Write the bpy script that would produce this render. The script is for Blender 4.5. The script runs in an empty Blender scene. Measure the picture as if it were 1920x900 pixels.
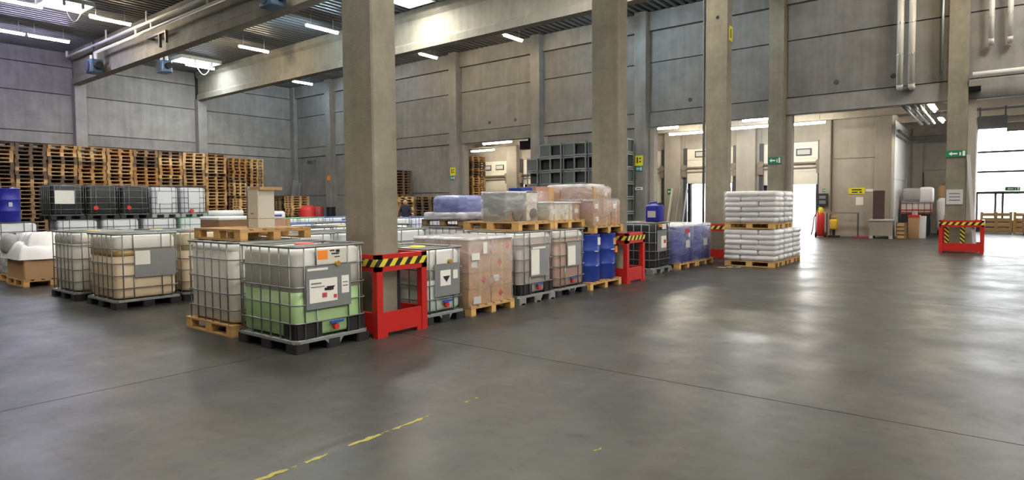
import bpy, math, random
from mathutils import Matrix, Vector
random.seed(7)
S = bpy.context.scene
COL = S.collection
PI = math.pi

# ------------------------------------------------------------------ camera
YAW, PIT, ROL, FPX, CYP = -0.665, -0.0437, -0.0072, 1165.48, 433.45
fw = Vector((math.sin(YAW)*math.cos(PIT), math.cos(YAW)*math.cos(PIT), math.sin(PIT)))
rt = Vector((math.cos(YAW), -math.sin(YAW), 0))
up = rt.cross(fw)
r2 = math.cos(ROL)*rt + math.sin(ROL)*up
u2 = -math.sin(ROL)*rt + math.cos(ROL)*up
cam_d = bpy.data.cameras.new('camera')
cam_d.sensor_width = 36; cam_d.sensor_fit = 'HORIZONTAL'
cam_d.lens = FPX/1920*36
cam_d.shift_y = -(450-CYP)/1920
cam_d.clip_end = 300
cam = bpy.data.objects.new('camera', cam_d); COL.objects.link(cam)
cam.matrix_world = Matrix(((r2.x, u2.x, -fw.x, 0), (r2.y, u2.y, -fw.y, 0), (r2.z, u2.z, -fw.z, 1.6), (0, 0, 0, 1)))
S.camera = cam

# ------------------------------------------------------------------ world, exposure
W = bpy.data.worlds.new('world'); S.world = W; W.use_nodes = True
bgn = W.node_tree.nodes['Background']
bgn.inputs[0].default_value = (0.94, 0.97, 1.0, 1); bgn.inputs[1].default_value = 7.5
S.view_settings.view_transform = 'Standard'; S.view_settings.look = 'None'
S.view_settings.gamma = 1; S.view_settings.use_curve_mapping = False
S.view_settings.exposure = 1.15
LAMP_E, SKYLIGHT_E, DOCK_E = 62.0, 24.0, 62.0

# ------------------------------------------------------------------ materials
def srgb(c):
    return tuple((x/12.92 if x <= .04045 else ((x+.055)/1.055)**2.4) for x in [k/255 for k in c])
MATS = {}
def mat(name, c, rough=.6, metal=0, var=0, scale=3.0, bump=0, bscale=40, alpha=1, spec=.5, emit=0, ecol=None, streak=0, rvar=0):
    """c in sRGB 0-255. var: fractional colour variation by noise; streak: vertical run marks"""
    if name in MATS: return MATS[name]
    m = bpy.data.materials.new(name); m.use_nodes = True
    nt = m.node_tree; N = nt.nodes; L = nt.links; b = N['Principled BSDF']
    col = srgb(c)
    b.inputs['Base Color'].default_value = (*col, 1)
    b.inputs['Roughness'].default_value = rough; b.inputs['Metallic'].default_value = metal
    b.inputs['Specular IOR Level'].default_value = spec
    if emit:
        b.inputs['Emission Color'].default_value = (*(ecol or col), 1); b.inputs['Emission Strength'].default_value = emit
    if var or bump or streak or rvar:
        tc = N.new('ShaderNodeTexCoord')
    if var or streak:
        nz = N.new('ShaderNodeTexNoise'); nz.inputs['Scale'].default_value = scale; nz.inputs['Detail'].default_value = 7; nz.inputs['Roughness'].default_value = .65
        L.new(tc.outputs['Object'], nz.inputs['Vector'])
        mp = N.new('ShaderNodeMapRange'); mp.inputs['From Min'].default_value = .25; mp.inputs['From Max'].default_value = .75
        mp.inputs['To Min'].default_value = 1-var; mp.inputs['To Max'].default_value = 1+var
        L.new(nz.outputs['Fac'], mp.inputs['Value'])
        oi = N.new('ShaderNodeObjectInfo')
        mo = N.new('ShaderNodeMapRange'); mo.inputs['To Min'].default_value = 1-var*.45; mo.inputs['To Max'].default_value = 1+var*.45
        L.new(oi.outputs['Random'], mo.inputs['Value'])
        mu = N.new('ShaderNodeMath'); mu.operation = 'MULTIPLY'; L.new(mp.outputs[0], mu.inputs[0]); L.new(mo.outputs[0], mu.inputs[1])
        last = mu.outputs[0]
        if streak:
            sc = N.new('ShaderNodeVectorMath'); sc.operation = 'MULTIPLY'; sc.inputs[1].default_value = (2.2, 2.2, .12)
            L.new(tc.outputs['Object'], sc.inputs[0])
            n2 = N.new('ShaderNodeTexNoise'); n2.inputs['Scale'].default_value = 2.2; n2.inputs['Detail'].default_value = 6
            L.new(sc.outputs[0], n2.inputs['Vector'])
            m2 = N.new('ShaderNodeMapRange'); m2.inputs['From Min'].default_value = .3; m2.inputs['From Max'].default_value = .7
            m2.inputs['To Min'].default_value = 1-streak; m2.inputs['To Max'].default_value = 1+streak
            L.new(n2.outputs['Fac'], m2.inputs['Value'])
            mm = N.new('ShaderNodeMath'); mm.operation = 'MULTIPLY'; L.new(last, mm.inputs[0]); L.new(m2.outputs[0], mm.inputs[1]); last = mm.outputs[0]
        vm = N.new('ShaderNodeVectorMath'); vm.operation = 'SCALE'; vm.inputs[0].default_value = col
        L.new(last, vm.inputs['Scale']); L.new(vm.outputs[0], b.inputs['Base Color'])
    if rvar:
        n4 = N.new('ShaderNodeTexNoise'); n4.inputs['Scale'].default_value = scale*.6; n4.inputs['Detail'].default_value = 8
        L.new(tc.outputs['Object'], n4.inputs['Vector'])
        m4 = N.new('ShaderNodeMapRange'); m4.inputs['From Min'].default_value = .3; m4.inputs['From Max'].default_value = .7
        m4.inputs['To Min'].default_value = rough-rvar; m4.inputs['To Max'].default_value = rough+rvar
        L.new(n4.outputs['Fac'], m4.inputs['Value']); L.new(m4.outputs[0], b.inputs['Roughness'])
    if bump:
        n3 = N.new('ShaderNodeTexNoise'); n3.inputs['Scale'].default_value = bscale; n3.inputs['Detail'].default_value = 5
        L.new(tc.outputs['Object'], n3.inputs['Vector'])
        bp = N.new('ShaderNodeBump'); bp.inputs['Strength'].default_value = bump; bp.inputs['Distance'].default_value = .02
        L.new(n3.outputs['Fac'], bp.inputs['Height']); L.new(bp.outputs[0], b.inputs['Normal'])
    MATS[name] = m
    return m

def milky(names, k=.18):
    """blow moulded plastic lets light through: part of it is translucent"""
    for n_ in names:
        m = MATS[n_]; nt = m.node_tree; N = nt.nodes; L = nt.links; b = N['Principled BSDF']
        tl = N.new('ShaderNodeBsdfTranslucent'); mx = N.new('ShaderNodeMixShader'); mx.inputs[0].default_value = k
        if b.inputs['Base Color'].links: L.new(b.inputs['Base Color'].links[0].from_socket, tl.inputs[0])
        else: tl.inputs[0].default_value = b.inputs['Base Color'].default_value
        L.new(b.outputs[0], mx.inputs[1]); L.new(tl.outputs[0], mx.inputs[2]); L.new(mx.outputs[0], N['Material Output'].inputs['Surface'])

def film_mat(name, c, lo, hi, scale=6, rough=.18):
    """stretch film: part clear, part milky and glossy, with crinkles"""
    m = bpy.data.materials.new(name); m.use_nodes = True
    nt = m.node_tree; N = nt.nodes; L = nt.links; b = N['Principled BSDF']; out = N['Material Output']
    b.inputs['Base Color'].default_value = (*srgb(c), 1); b.inputs['Roughness'].default_value = rough; b.inputs['Specular IOR Level'].default_value = .8
    tc = N.new('ShaderNodeTexCoord')
    sc = N.new('ShaderNodeVectorMath'); sc.operation = 'MULTIPLY'; sc.inputs[1].default_value = (1, 1, 2.6)
    L.new(tc.outputs['Object'], sc.inputs[0])
    nz = N.new('ShaderNodeTexNoise'); nz.inputs['Scale'].default_value = scale; nz.inputs['Detail'].default_value = 3; nz.inputs['Distortion'].default_value = 1.0
    L.new(sc.outputs[0], nz.inputs['Vector'])
    mp = N.new('ShaderNodeMapRange'); mp.inputs['From Min'].default_value = .3; mp.inputs['From Max'].default_value = .7
    mp.inputs['To Min'].default_value = lo; mp.inputs['To Max'].default_value = hi
    L.new(nz.outputs['Fac'], mp.inputs['Value'])
    bp = N.new('ShaderNodeBump'); bp.inputs['Strength'].default_value = .35; bp.inputs['Distance'].default_value = .05
    L.new(nz.outputs['Fac'], bp.inputs['Height']); L.new(bp.outputs[0], b.inputs['Normal'])
    tr = N.new('ShaderNodeBsdfTransparent'); mx = N.new('ShaderNodeMixShader')
    L.new(mp.outputs[0], mx.inputs[0]); L.new(tr.outputs[0], mx.inputs[1]); L.new(b.outputs[0], mx.inputs[2])
    L.new(mx.outputs[0], out.inputs['Surface'])
    MATS[name] = m
    return m

def stripe_mat(name, k=7.0, slant=1.0):
    """black and yellow hazard stripes: flat print on the steel"""
    m = bpy.data.materials.new(name); m.use_nodes = True
    nt = m.node_tree; N = nt.nodes; L = nt.links; b = N['Principled BSDF']; b.inputs['Roughness'].default_value = .5
    tc = N.new('ShaderNodeTexCoord'); sp = N.new('ShaderNodeSeparateXYZ'); L.new(tc.outputs['Object'], sp.inputs[0])
    a = N.new('ShaderNodeMath'); a.operation = 'ADD'; L.new(sp.outputs[0], a.inputs[0]); L.new(sp.outputs[1], a.inputs[1])
    z = N.new('ShaderNodeMath'); z.operation = 'MULTIPLY_ADD'; z.inputs[1].default_value = slant; L.new(sp.outputs[2], z.inputs[0]); L.new(a.outputs[0], z.inputs[2])
    s = N.new('ShaderNodeMath'); s.operation = 'MULTIPLY'; s.inputs[1].default_value = k; L.new(z.outputs[0], s.inputs[0])
    f = N.new('ShaderNodeMath'); f.operation = 'FRACT'; L.new(s.outputs[0], f.inputs[0])
    g = N.new('ShaderNodeMath'); g.operation = 'GREATER_THAN'; g.inputs[1].default_value = .5; L.new(f.outputs[0], g.inputs[0])
    mx = N.new('ShaderNodeMix'); mx.data_type = 'RGBA'
    L.new(g.outputs[0], mx.inputs[0]); mx.inputs[6].default_value = (*srgb((30, 26, 20)), 1); mx.inputs[7].default_value = (*srgb((225, 205, 60)), 1)
    L.new(mx.outputs[2], b.inputs['Base Color'])
    MATS[name] = m
    return m

mat('concrete_wall', (135, 132, 128), .9, var=.22, scale=1.5, streak=.10, bump=.25, bscale=60)
mat('concrete_col', (130, 124, 108), .88, var=.24, scale=2.6, streak=.08, bump=.3, bscale=70)
mat('concrete_dock', (160, 153, 142), .9, var=.14, scale=1.5, streak=.04, bump=.2)
mat('beam', (141, 136, 122), .85, var=.18, scale=1.8, streak=.10, bump=.2)
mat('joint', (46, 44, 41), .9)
mat('deck', (97, 99, 97), .55, metal=.2, var=.06, scale=.7)
mat('dark_gap', (36, 36, 38), .9)
mat('lamp_house', (205, 205, 200), .5)
mat('tube_warm', (255, 240, 205), .5, emit=LAMP_E, ecol=(1.0, .80, .52))
mat('tube_cool', (235, 240, 255), .5, emit=LAMP_E, ecol=(.86, .93, 1.0))
mat('tube_violet', (225, 220, 255), .5, emit=LAMP_E*1.3, ecol=(.66, .64, 1.0))
mat('tube_cyan', (215, 240, 255), .5, emit=LAMP_E*1.4, ecol=(.60, .82, 1.0))
mat('tube_soft', (235, 240, 255), .5, emit=LAMP_E*.5, ecol=(.86, .93, 1.0))
mat('tube_dock', (255, 244, 215), .5, emit=DOCK_E, ecol=(1.0, .90, .74))
mat('skylight', (245, 248, 255), .5, emit=SKYLIGHT_E*.6, ecol=(.85, .92, 1.0))
mat('skylight_n', (250, 248, 242), .5, emit=SKYLIGHT_E, ecol=(1.0, .97, .92))
mat('galv', (176, 178, 176), .42, metal=.75, var=.08, scale=6)
mat('pipe_white', (218, 216, 208), .5, var=.05, scale=3)
mat('blue_fan', (76, 100, 124), .5, var=.1)
mat('black', (24, 24, 25), .6)
mat('black_plastic', (34, 34, 36), .5, var=.1, scale=6)
mat('tube_steel', (132, 134, 130), .4, metal=.55, var=.08, scale=8)
mat('tube_dark', (78, 80, 80), .45, metal=.5)
mat('tube_blue', (60, 84, 150), .5, metal=.2)
mat('tube_green', (90, 150, 110), .5, metal=.2)
mat('hdpe', (247, 245, 238), .42, var=.03, scale=4)
mat('hdpe_cool', (238, 241, 243), .42, var=.03, scale=4)
mat('hdpe_cream', (226, 212, 178), .42, var=.04, scale=4)
mat('hdpe_black', (36, 40, 42), .4)
mat('liq_green', (172, 206, 146), .35, var=.05, scale=3)
mat('liq_tan', (222, 202, 170), .4, var=.10, scale=2.2, streak=.06)
mat('liq_amber', (222, 190, 132), .4, var=.14, scale=2.2)
mat('liq_grey', (172, 162, 154), .4, var=.06, scale=3)
mat('liq_brown', (178, 148, 134), .4, var=.07, scale=3)
mat('liq_milk', (226, 221, 210), .4, var=.04, scale=3)
mat('liq_teal', (196, 214, 200), .38, var=.04)
mat('plate', (158, 160, 160), .38, metal=.55, var=.06, scale=5)
mat('paper', (232, 230, 220), .7, var=.03, scale=8)
mat('paper_grey', (190, 190, 188), .7)
mat('ink', (28, 28, 30), .7)
mat('ink_grey', (120, 118, 118), .7)
mat('orange_label', (245, 140, 40), .6)
mat('red_cap', (205, 50, 46), .45)
mat('red_dark', (150, 45, 42), .5, var=.08)
mat('blue_handle', (40, 80, 170), .4)
mat('yellow_cap', (225, 200, 50), .45)
mat('brass', (190, 150, 70), .4, metal=.4)
mat('guard_red', (186, 32, 27), .42, var=.06, scale=5, bump=.1)
mat('wood', (190, 152, 100), .75, var=.16, scale=7, bump=.3, bscale=60)
mat('wood_block', (212, 168, 100), .75, var=.12, scale=9)
mat('wood_new', (222, 186, 128), .72, var=.10, scale=8)
mat('wood_a', (172, 136, 88), .8, var=.2, scale=6)
mat('wood_b', (140, 112, 76), .8, var=.2, scale=6)
mat('wood_c', (196, 162, 112), .8, var=.18, scale=6)
mat('wood_d', (100, 82, 62), .85, var=.2, scale=6)
mat('wood_e', (166, 120, 68), .8, var=.2, scale=6)
mat('carton', (188, 150, 110), .8, var=.05, scale=3)
mat('carton_pink', (190, 150, 122), .8, var=.06, scale=3)
mat('carton_red', (172, 128, 108), .8, var=.06, scale=3)
mat('carton_dark', (140, 105, 74), .8, var=.06, scale=3)
mat('carton_white', (228, 224, 208), .7, var=.03, scale=3)
mat('tape', (200, 170, 120), .4)
mat('hazard_red', (190, 70, 78), .6)
mat('drum_blue', (36, 62, 148), .38, var=.05, scale=3)
mat('drum_deep', (38, 44, 150), .35)
mat('blue_load', (74, 84, 166), .4, var=.12, scale=4)
mat('sack', (210, 209, 208), .42, var=.03, scale=3, bump=.12, bscale=6)
mat('sack_grey', (168, 166, 166), .6, var=.08, scale=4)
mat('cover_white', (232, 230, 230), .4, var=.04, scale=3, bump=.5, bscale=5)
mat('steel_grey', (124, 130, 128), .5, metal=.35, var=.08, scale=5)
mat('inside_dark', (46, 48, 48), .8)
mat('door_cream', (226, 220, 204), .5, var=.02)
mat('door_grey', (128, 116, 104), .6)
mat('seal_black', (30, 30, 34), .7)
mat('frame_dark', (70, 72, 76), .5)
mat('sign_yellow', (226, 214, 40), .5)
mat('sign_green', (20, 120, 80), .5)
mat('sign_teal', (40, 140, 140), .5)
mat('white', (235, 235, 232), .5)
mat('navy', (28, 32, 52), .85)
mat('skin', (205, 160, 135), .55)
mat('hair', (70, 50, 38), .8)
mat('trousers', (48, 48, 56), .9)
mat('yellow_paint', (150, 142, 52), .6, var=.2, scale=30)
mat('yellow_machine', (220, 180, 50), .5)
mat('glassy', (215, 225, 230), .1, spec=.6)
mat('asphalt', (150, 150, 148), .9, var=.08)
mat('leaf', (96, 140, 62), .7, var=.25, scale=20)
mat('brown_board', (70, 52, 48), .7, var=.08)
milky(['hdpe', 'hdpe_cool', 'hdpe_cream', 'liq_green', 'liq_tan', 'liq_amber', 'liq_grey', 'liq_brown', 'liq_milk', 'liq_teal', 'carton_white'])
film_mat('film', (238, 238, 240), .12, .42, 2.2)
film_mat('film_thick', (236, 236, 238), .35, .85, 2.5)
film_mat('film_blue', (190, 198, 236), .25, .62, 2.2)
film_mat('film_sack', (240, 240, 242), .04, .26, 1.6)
film_mat('film_white', (242, 242, 244), .08, .5, 2.6)
stripe_mat('stripes', 6.2, -.8)
stripe_mat('stripes_col', 8.0, 1.0)
def floor_mat():
    m = bpy.data.materials.new('floor'); m.use_nodes = True
    nt = m.node_tree; N = nt.nodes; L = nt.links; b = N['Principled BSDF']; b.inputs['Specular IOR Level'].default_value = .30
    tc = N.new('ShaderNodeTexCoord')
    def noise(scale, detail=5, rough=.6, vec=(1, 1, 1), dist=0):
        sc = N.new('ShaderNodeVectorMath'); sc.operation = 'MULTIPLY'; sc.inputs[1].default_value = vec; L.new(tc.outputs['Object'], sc.inputs[0])
        n = N.new('ShaderNodeTexNoise'); n.inputs['Scale'].default_value = scale; n.inputs['Detail'].default_value = detail; n.inputs['Roughness'].default_value = rough; n.inputs['Distortion'].default_value = dist
        L.new(sc.outputs[0], n.inputs['Vector']); return n.outputs['Fac']
    def remap(v, a, b_, lo, hi, smooth=False):
        p = N.new('ShaderNodeMapRange'); p.inputs['From Min'].default_value = a; p.inputs['From Max'].default_value = b_; p.inputs['To Min'].default_value = lo; p.inputs['To Max'].default_value = hi
        if smooth: p.interpolation_type = 'SMOOTHSTEP'
        L.new(v, p.inputs['Value']); return p.outputs[0]
    def mul(a, b_):
        p = N.new('ShaderNodeMath'); p.operation = 'MULTIPLY'; L.new(a, p.inputs[0]); L.new(b_, p.inputs[1]); return p.outputs[0]
    big = remap(noise(.35, 3), .3, .7, .80, 1.20)
    mid = remap(noise(1.7, 6, .62, dist=.6), .3, .7, .78, 1.22)
    fine = remap(noise(9, 6, .7), .3, .7, .84, 1.16)
    drag = remap(noise(1.6, 5, .6, (3.2, .35, 1)), .3, .7, .86, 1.14)
    spots = remap(noise(5.5, 2, .5), .64, .72, 1.0, .62, True)
    v = mul(mul(mul(big, mid), mul(fine, drag)), spots)
    tint = N.new('ShaderNodeMix'); tint.data_type = 'RGBA'
    tint.inputs[6].default_value = (*srgb(FLOOR_A), 1); tint.inputs[7].default_value = (*srgb(FLOOR_B), 1)
    L.new(remap(noise(.55, 4), .35, .65, 0, 1), tint.inputs[0])
    vm = N.new('ShaderNodeVectorMath'); vm.operation = 'SCALE'; L.new(tint.outputs[2], vm.inputs[0]); L.new(v, vm.inputs['Scale'])
    L.new(vm.outputs[0], b.inputs['Base Color'])
    L.new(remap(noise(1.1, 6, .65), .3, .7, .30, .50), b.inputs['Roughness'])
    MATS['floor'] = m
FLOOR_A, FLOOR_B = (60, 58, 49), (57, 57, 57)
floor_mat()
def glass_pane(name, c, fac):
    m = bpy.data.materials.new(name); m.use_nodes = True
    nt = m.node_tree; N = nt.nodes; L = nt.links; b = N['Principled BSDF']
    b.inputs['Base Color'].default_value = (*srgb(c), 1); b.inputs['Roughness'].default_value = .08
    tr = N.new('ShaderNodeBsdfTransparent'); mx = N.new('ShaderNodeMixShader'); mx.inputs[0].default_value = fac
    L.new(tr.outputs[0], mx.inputs[1]); L.new(b.outputs[0], mx.inputs[2]); L.new(mx.outputs[0], N['Material Output'].inputs['Surface'])
    MATS[name] = m
glass_pane('glass', (225, 232, 236), .22)

# ------------------------------------------------------------------ mesh builder
class MB:
    def __init__(s): s.v = []; s.f = []
    def add(s, vs, fs):
        o = len(s.v); s.v += vs; s.f += [tuple(i+o for i in f) for f in fs]; return s
    def box(s, x0, x1, y0, y1, z0, z1):
        x0, x1 = min(x0, x1), max(x0, x1); y0, y1 = min(y0, y1), max(y0, y1); z0, z1 = min(z0, z1), max(z0, z1)
        return s.add([(x0,y0,z0),(x1,y0,z0),(x1,y1,z0),(x0,y1,z0),(x0,y0,z1),(x1,y0,z1),(x1,y1,z1),(x0,y1,z1)],
                     [(3,2,1,0),(4,5,6,7),(0,1,5,4),(1,2,6,5),(2,3,7,6),(3,0,4,7)])
    def prism(s, poly, a0, a1, axis='z'):
        n = len(poly)
        def P(p, a):
            return (p[0], p[1], a) if axis == 'z' else ((p[0], a, p[1]) if axis == 'y' else (a, p[0], p[1]))
        vs = [P(p, a0) for p in poly] + [P(p, a1) for p in poly]
        fs = [tuple(range(n))[::-1], tuple(range(n, 2*n))] + [(i, (i+1) % n, n+(i+1) % n, n+i) for i in range(n)]
        return s.add(vs, fs)
    def cbox(s, x0, x1, y0, y1, z0, z1, c=.02):
        return s.prism([(x0+c,y0),(x1-c,y0),(x1,y0+c),(x1,y1-c),(x1-c,y1),(x0+c,y1),(x0,y1-c),(x0,y0+c)], z0, z1)
    def cyl(s, c, r, a0, a1, n=16, axis='z', r1=None):
        r1 = r if r1 is None else r1
        def P(k, rr, a):
            t = 2*PI*k/n; p, q = c[0]+rr*math.cos(t), c[1]+rr*math.sin(t)
            return (p, q, a) if axis == 'z' else ((p, a, q) if axis == 'y' else (a, p, q))
        vs = [P(k, r, a0) for k in range(n)] + [P(k, r1, a1) for k in range(n)]
        return s.add(vs, [tuple(range(n))[::-1], tuple(range(n, 2*n))] + [(i, (i+1) % n, n+(i+1) % n, n+i) for i in range(n)])
    def lathe(s, prof, n=20, c=(0, 0)):
        vs = []; fs = []
        for r, z in prof:
            for k in range(n):
                t = 2*PI*k/n; vs.append((c[0]+r*math.cos(t), c[1]+r*math.sin(t), z))
        m = len(prof)
        for j in range(m-1):
            for k in range(n):
                fs.append((j*n+k, j*n+(k+1) % n, (j+1)*n+(k+1) % n, (j+1)*n+k))
        fs.append(tuple(range(n))[::-1]); fs.append(tuple((m-1)*n+k for k in range(n)))
        return s.add(vs, fs)
    def tube(s, pts, r, n=6, closed=False):
        P = [Vector(p) for p in pts]; m = len(P); vs = []; fs = []
        prev = None
        for i in range(m):
            a = P[(i-1) % m] if (closed or i > 0) else P[i]
            b = P[(i+1) % m] if (closed or i < m-1) else P[i]
            t = (b-a).normalized()
            if prev is None:
                ref = Vector((0, 0, 1)) if abs(t.z) < .9 else Vector((1, 0, 0))
                u = t.cross(ref).normalized()
            else:
                u = (prev - t*prev.dot(t)).normalized()
            prev = u; w = t.cross(u)
            for k in range(n):
                q = 2*PI*k/n; d = P[i]+(u*math.cos(q)+w*math.sin(q))*r; vs.append(tuple(d))
        for i in range(m if closed else m-1):
            j = (i+1) % m
            for k in range(n): fs.append((i*n+k, i*n+(k+1) % n, j*n+(k+1) % n, j*n+k))
        if not closed: fs += [tuple(range(n))[::-1], tuple((m-1)*n+k for k in range(n))]
        return s.add(vs, fs)
    def rbox(s, x0, x1, y0, y1, z0, z1, r=.06, rz=None, seg=4, rb=None, puff=0):
        """rounded box: rounded plan corners, rounded top and bottom rims"""
        rz = r if rz is None else rz; rb = rz if rb is None else rb
        rings = []
        if rb > 0: rings += [(rb*(1-math.sin(PI/2*k/3)), z0+rb*(1-math.cos(PI/2*k/3))) for k in range(0, 3)]
        rings += [(0, z0+rb)]
        if puff: rings += [(-puff, (z0+z1)/2)]
        rings += [(0, z1-rz)]
        if rz > 0: rings += [(rz*(1-math.cos(PI/2*k/3)), z1-rz+rz*math.sin(PI/2*k/3)) for k in range(1, 4)]
        vs = []; n = 4*(seg+1)
        for ins, z in rings:
            a0, a1, b0, b1 = x0+ins, x1-ins, y0+ins, y1-ins; rr = max(r-ins*.6, .004)
            for ci, (cx, cy) in enumerate(((a1-rr, b1-rr), (a0+rr, b1-rr), (a0+rr, b0+rr), (a1-rr, b0+rr))):
                for k in range(seg+1):
                    t = PI/2*(ci+k/seg); vs.append((cx+rr*math.cos(t), cy+rr*math.sin(t), z))
        fs = [tuple(range(n))[::-1]]
        for j in range(len(rings)-1):
            for k in range(n): fs.append((j*n+k, j*n+(k+1) % n, (j+1)*n+(k+1) % n, (j+1)*n+k))
        fs.append(tuple((len(rings)-1)*n+k for k in range(n)))
        return s.add(vs, fs)
    def bar(s, a, b, w, h):
        """rectangular bar from a to b"""
        a, b = Vector(a), Vector(b); t = (b-a).normalized()
        ref = Vector((0, 0, 1)) if abs(t.z) < .95 else Vector((1, 0, 0))
        u = t.cross(ref).normalized(); q = u.cross(t)
        vs = [tuple(p+u*i*w/2+q*j*h/2) for p in (a, b) for i, j in ((-1,-1),(1,-1),(1,1),(-1,1))]
        return s.add(vs, [(3,2,1,0),(4,5,6,7),(0,1,5,4),(1,2,6,5),(2,3,7,6),(3,0,4,7)])
    def mesh(s, name, m, smooth=False):
        me = bpy.data.meshes.new(name); me.from_pydata(s.v, [], s.f)
        if m: me.materials.append(MATS[m])
        if smooth:
            me.polygons.foreach_set('use_smooth', [len(p.vertices) <= 4 for p in me.polygons])
        me.update(); return me
def link(name, me, parent=None, loc=(0,0,0), rz=0):
    o = bpy.data.objects.new(name, me); COL.objects.link(o)
    o.location = loc; o.rotation_euler = (0, 0, rz)
    if parent is not None: o.parent = parent
    return o
def part(name, mb, m, parent=None, smooth=False, loc=(0,0,0), rz=0):
    return link(name, mb.mesh(name, m, smooth), parent, loc, rz)
def tag(o, label, cat, group=None, kind=None):
    o['label'] = label; o['category'] = cat
    if group: o['group'] = group
    if kind: o['kind'] = kind
    return o
def thing(name, label, cat, loc=(0,0,0), rz=0, group=None):
    o = bpy.data.objects.new(name, None); COL.objects.link(o); o.empty_display_size = .1
    o.location = loc; o.rotation_euler = (0, 0, rz)
    return tag(o, label, cat, group)
def struct(name, mb=None, m=None, parent=None, smooth=False):
    o = part(name, mb, m, parent, smooth) if mb else bpy.data.objects.new(name, None)
    if not mb: COL.objects.link(o); o.parent = parent
    if parent is None: o['kind'] = 'structure'
    return o
def copy_tree(o, parent=None):
    c = o.copy(); COL.objects.link(c); c.parent = parent
    for ch in list(o.children): copy_tree(ch, c)
    return c
B = lambda *a: MB().box(*a)

# ================================================================== SETTING
XL, YB, ZR = -37.35, 24.0, 9.4          # left wall plane, back wall plane, roof deck
XRIGHT, YFRONT = 16.0, -9.0
COLX = [-38.0, -33.05, -27.75, -22.35, -17.1, -11.75, -6.41, -1.08, 4.2, 9.5, 14.8]
BEAMY = [-1.1, 5.15, 11.45, 17.7]

# floor slabs
fl = struct('floor', B(-39, 18, -10, 41, -.4, -.012), 'joint')
xs = [-39, -33, -27.6, -22.2, -16.8, -11.5, -6.14, 5.6, 10.9, 18]
ys = [-10, -1.0, 5.2, 11.67, 17.9, 24.1, 32, 41]
for i in range(len(xs)-1):
    for j in range(len(ys)-1):
        g = .006
        part('slab', B(xs[i]+g, xs[i+1]-g, ys[j]+g, ys[j+1]-g, -.2, 0), 'floor', fl)
# worn yellow floor line (fragments left by traffic)
rnd = random.Random(3)
def paint(x, y0, y1, w):
    m = MB(); n = max(3, int((y1-y0)/.04)); L_ = []; R_ = []
    for k in range(n+1):
        y = y0+(y1-y0)*k/n; L_.append((x-w/2+rnd.uniform(-.004, .022), y)); R_.append((x+w/2-rnd.uniform(-.004, .022), y))
    m.prism(L_[::-1]+R_, .0005, .0025)
    part('floor_marking', m, 'yellow_paint', fl)
for a, b, w in ((1.86, 2.07, .05), (2.09, 2.17, .03), (2.19, 2.36, .045), (2.52, 2.79, .055), (2.80, 2.87, .02), (2.90, 3.20, .05), (3.21, 3.30, .022), (3.66, 3.73, .04), (3.79, 3.82, .03)):
    paint(-3.37, a, b, w)
paint(-2.02, 3.43, 3.50, .035)
# pale drop of spilled film scraps near the blue drums
for x, y, a in ((-5.45, 15.15, .16), (-5.3, 15.35, .12), (-5.1, 15.42, .1)):
    part('paper_scrap', MB().prism([(x, y), (x+a, y+.03), (x+a*1.1, y+.12), (x+.02, y+.09)], .0005, .003), 'paper', fl)

# back wall: panels bay by bay, openings under the lintels in the dock bays
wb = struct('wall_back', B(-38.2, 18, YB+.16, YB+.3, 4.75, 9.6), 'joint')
OPEN = {3, 5, 6, 7, 8, 9}           # bay index i: COLX[i]..COLX[i+1]
LEV = [0, 2.23, 4.75, 5.35, 7.38, 8.66]
g = .02
def holes_ring(x, z):
    part('drill_hole', MB().cyl((x, z), .085, YB-.01, YB+.02, 14, 'y'), 'frame_dark', wb)
for i in range(len(COLX)-1):
    a, b = COLX[i]+.25, COLX[i+1]-.25
    for k in range(5):
        z0, z1 = LEV[k], LEV[k+1]
        if i in OPEN and k < 2: continue
        dep = .06 if k == 2 and i in OPEN else (0.04 if k == 2 else 0)
        part('panel', MB().box(a, b, YB-dep, YB+.16, z0+(g if z0 else 0), z1-g), 'concrete_wall', wb)
    # edge beam standing proud under the roof
    part('edge_beam', B(a, b, YB-.16, YB+.16, 8.66, 9.42), 'concrete_wall', wb)
    if i in OPEN:
        part('lintel', B(a, b, YB-.1, YB+.25, 4.74, 5.28), 'concrete_wall', wb)
for x, z in ((-20.2, 5.68), (-18.57, 5.68), (-9.77, 5.69), (-4.53, 5.72), (-2.84, 5.71)): holes_ring(x, z)
for i, x in enumerate(COLX[:-1]):
    w = .26
    m = MB().cbox(x-w, x+w, YB-.42, YB+.3, 0, 9.42, .015)
    part('pilaster', m, 'concrete_col' if x > -7 else 'concrete_wall', wb)
    if x > -24 and x < 10:
        part('jamb', B(x+w, x+w+.2, YB-.05, YB+.3, 0, 4.74), 'concrete_dock', wb)
        if -2 < x < 0: part('bracket', B(x+w, x+w+.3, YB-.3, YB, 4.95, 5.08), 'dark_gap', wb)
# left wall
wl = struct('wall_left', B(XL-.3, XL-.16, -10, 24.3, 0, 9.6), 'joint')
LCY = [-7.2, -1.0, 5.25, 11.6, 17.75, 24.0]
for i in range(len(LCY)-1):
    for k in range(6):
        z0 = (LEV+[9.42])[k]; z1 = (LEV+[9.42])[k+1]
        if k in (3, 4): z0, z1 = ((5.35, 7.28), (7.28, 8.66))[k-3]
        part('panel', B(XL-.16, XL+(.02 if k == 2 else 0), LCY[i]+.2, LCY[i+1]-.2, z0+g, z1-g), 'concrete_wall', wl)
for y in LCY:
    part('pilaster', MB().cbox(XL-.1, XL+.42, y-.26, y+.26, 0, 9.42 if y > 23 else 7.85, .015), 'concrete_wall', wl)
struct('wall_right', B(XRIGHT, XRIGHT+.3, -10, 24.3, 0, 9.6), 'concrete_wall')
struct('wall_front', B(-38, 16.3, YFRONT-.3, YFRONT, 0, 9.6), 'concrete_wall')

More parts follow.
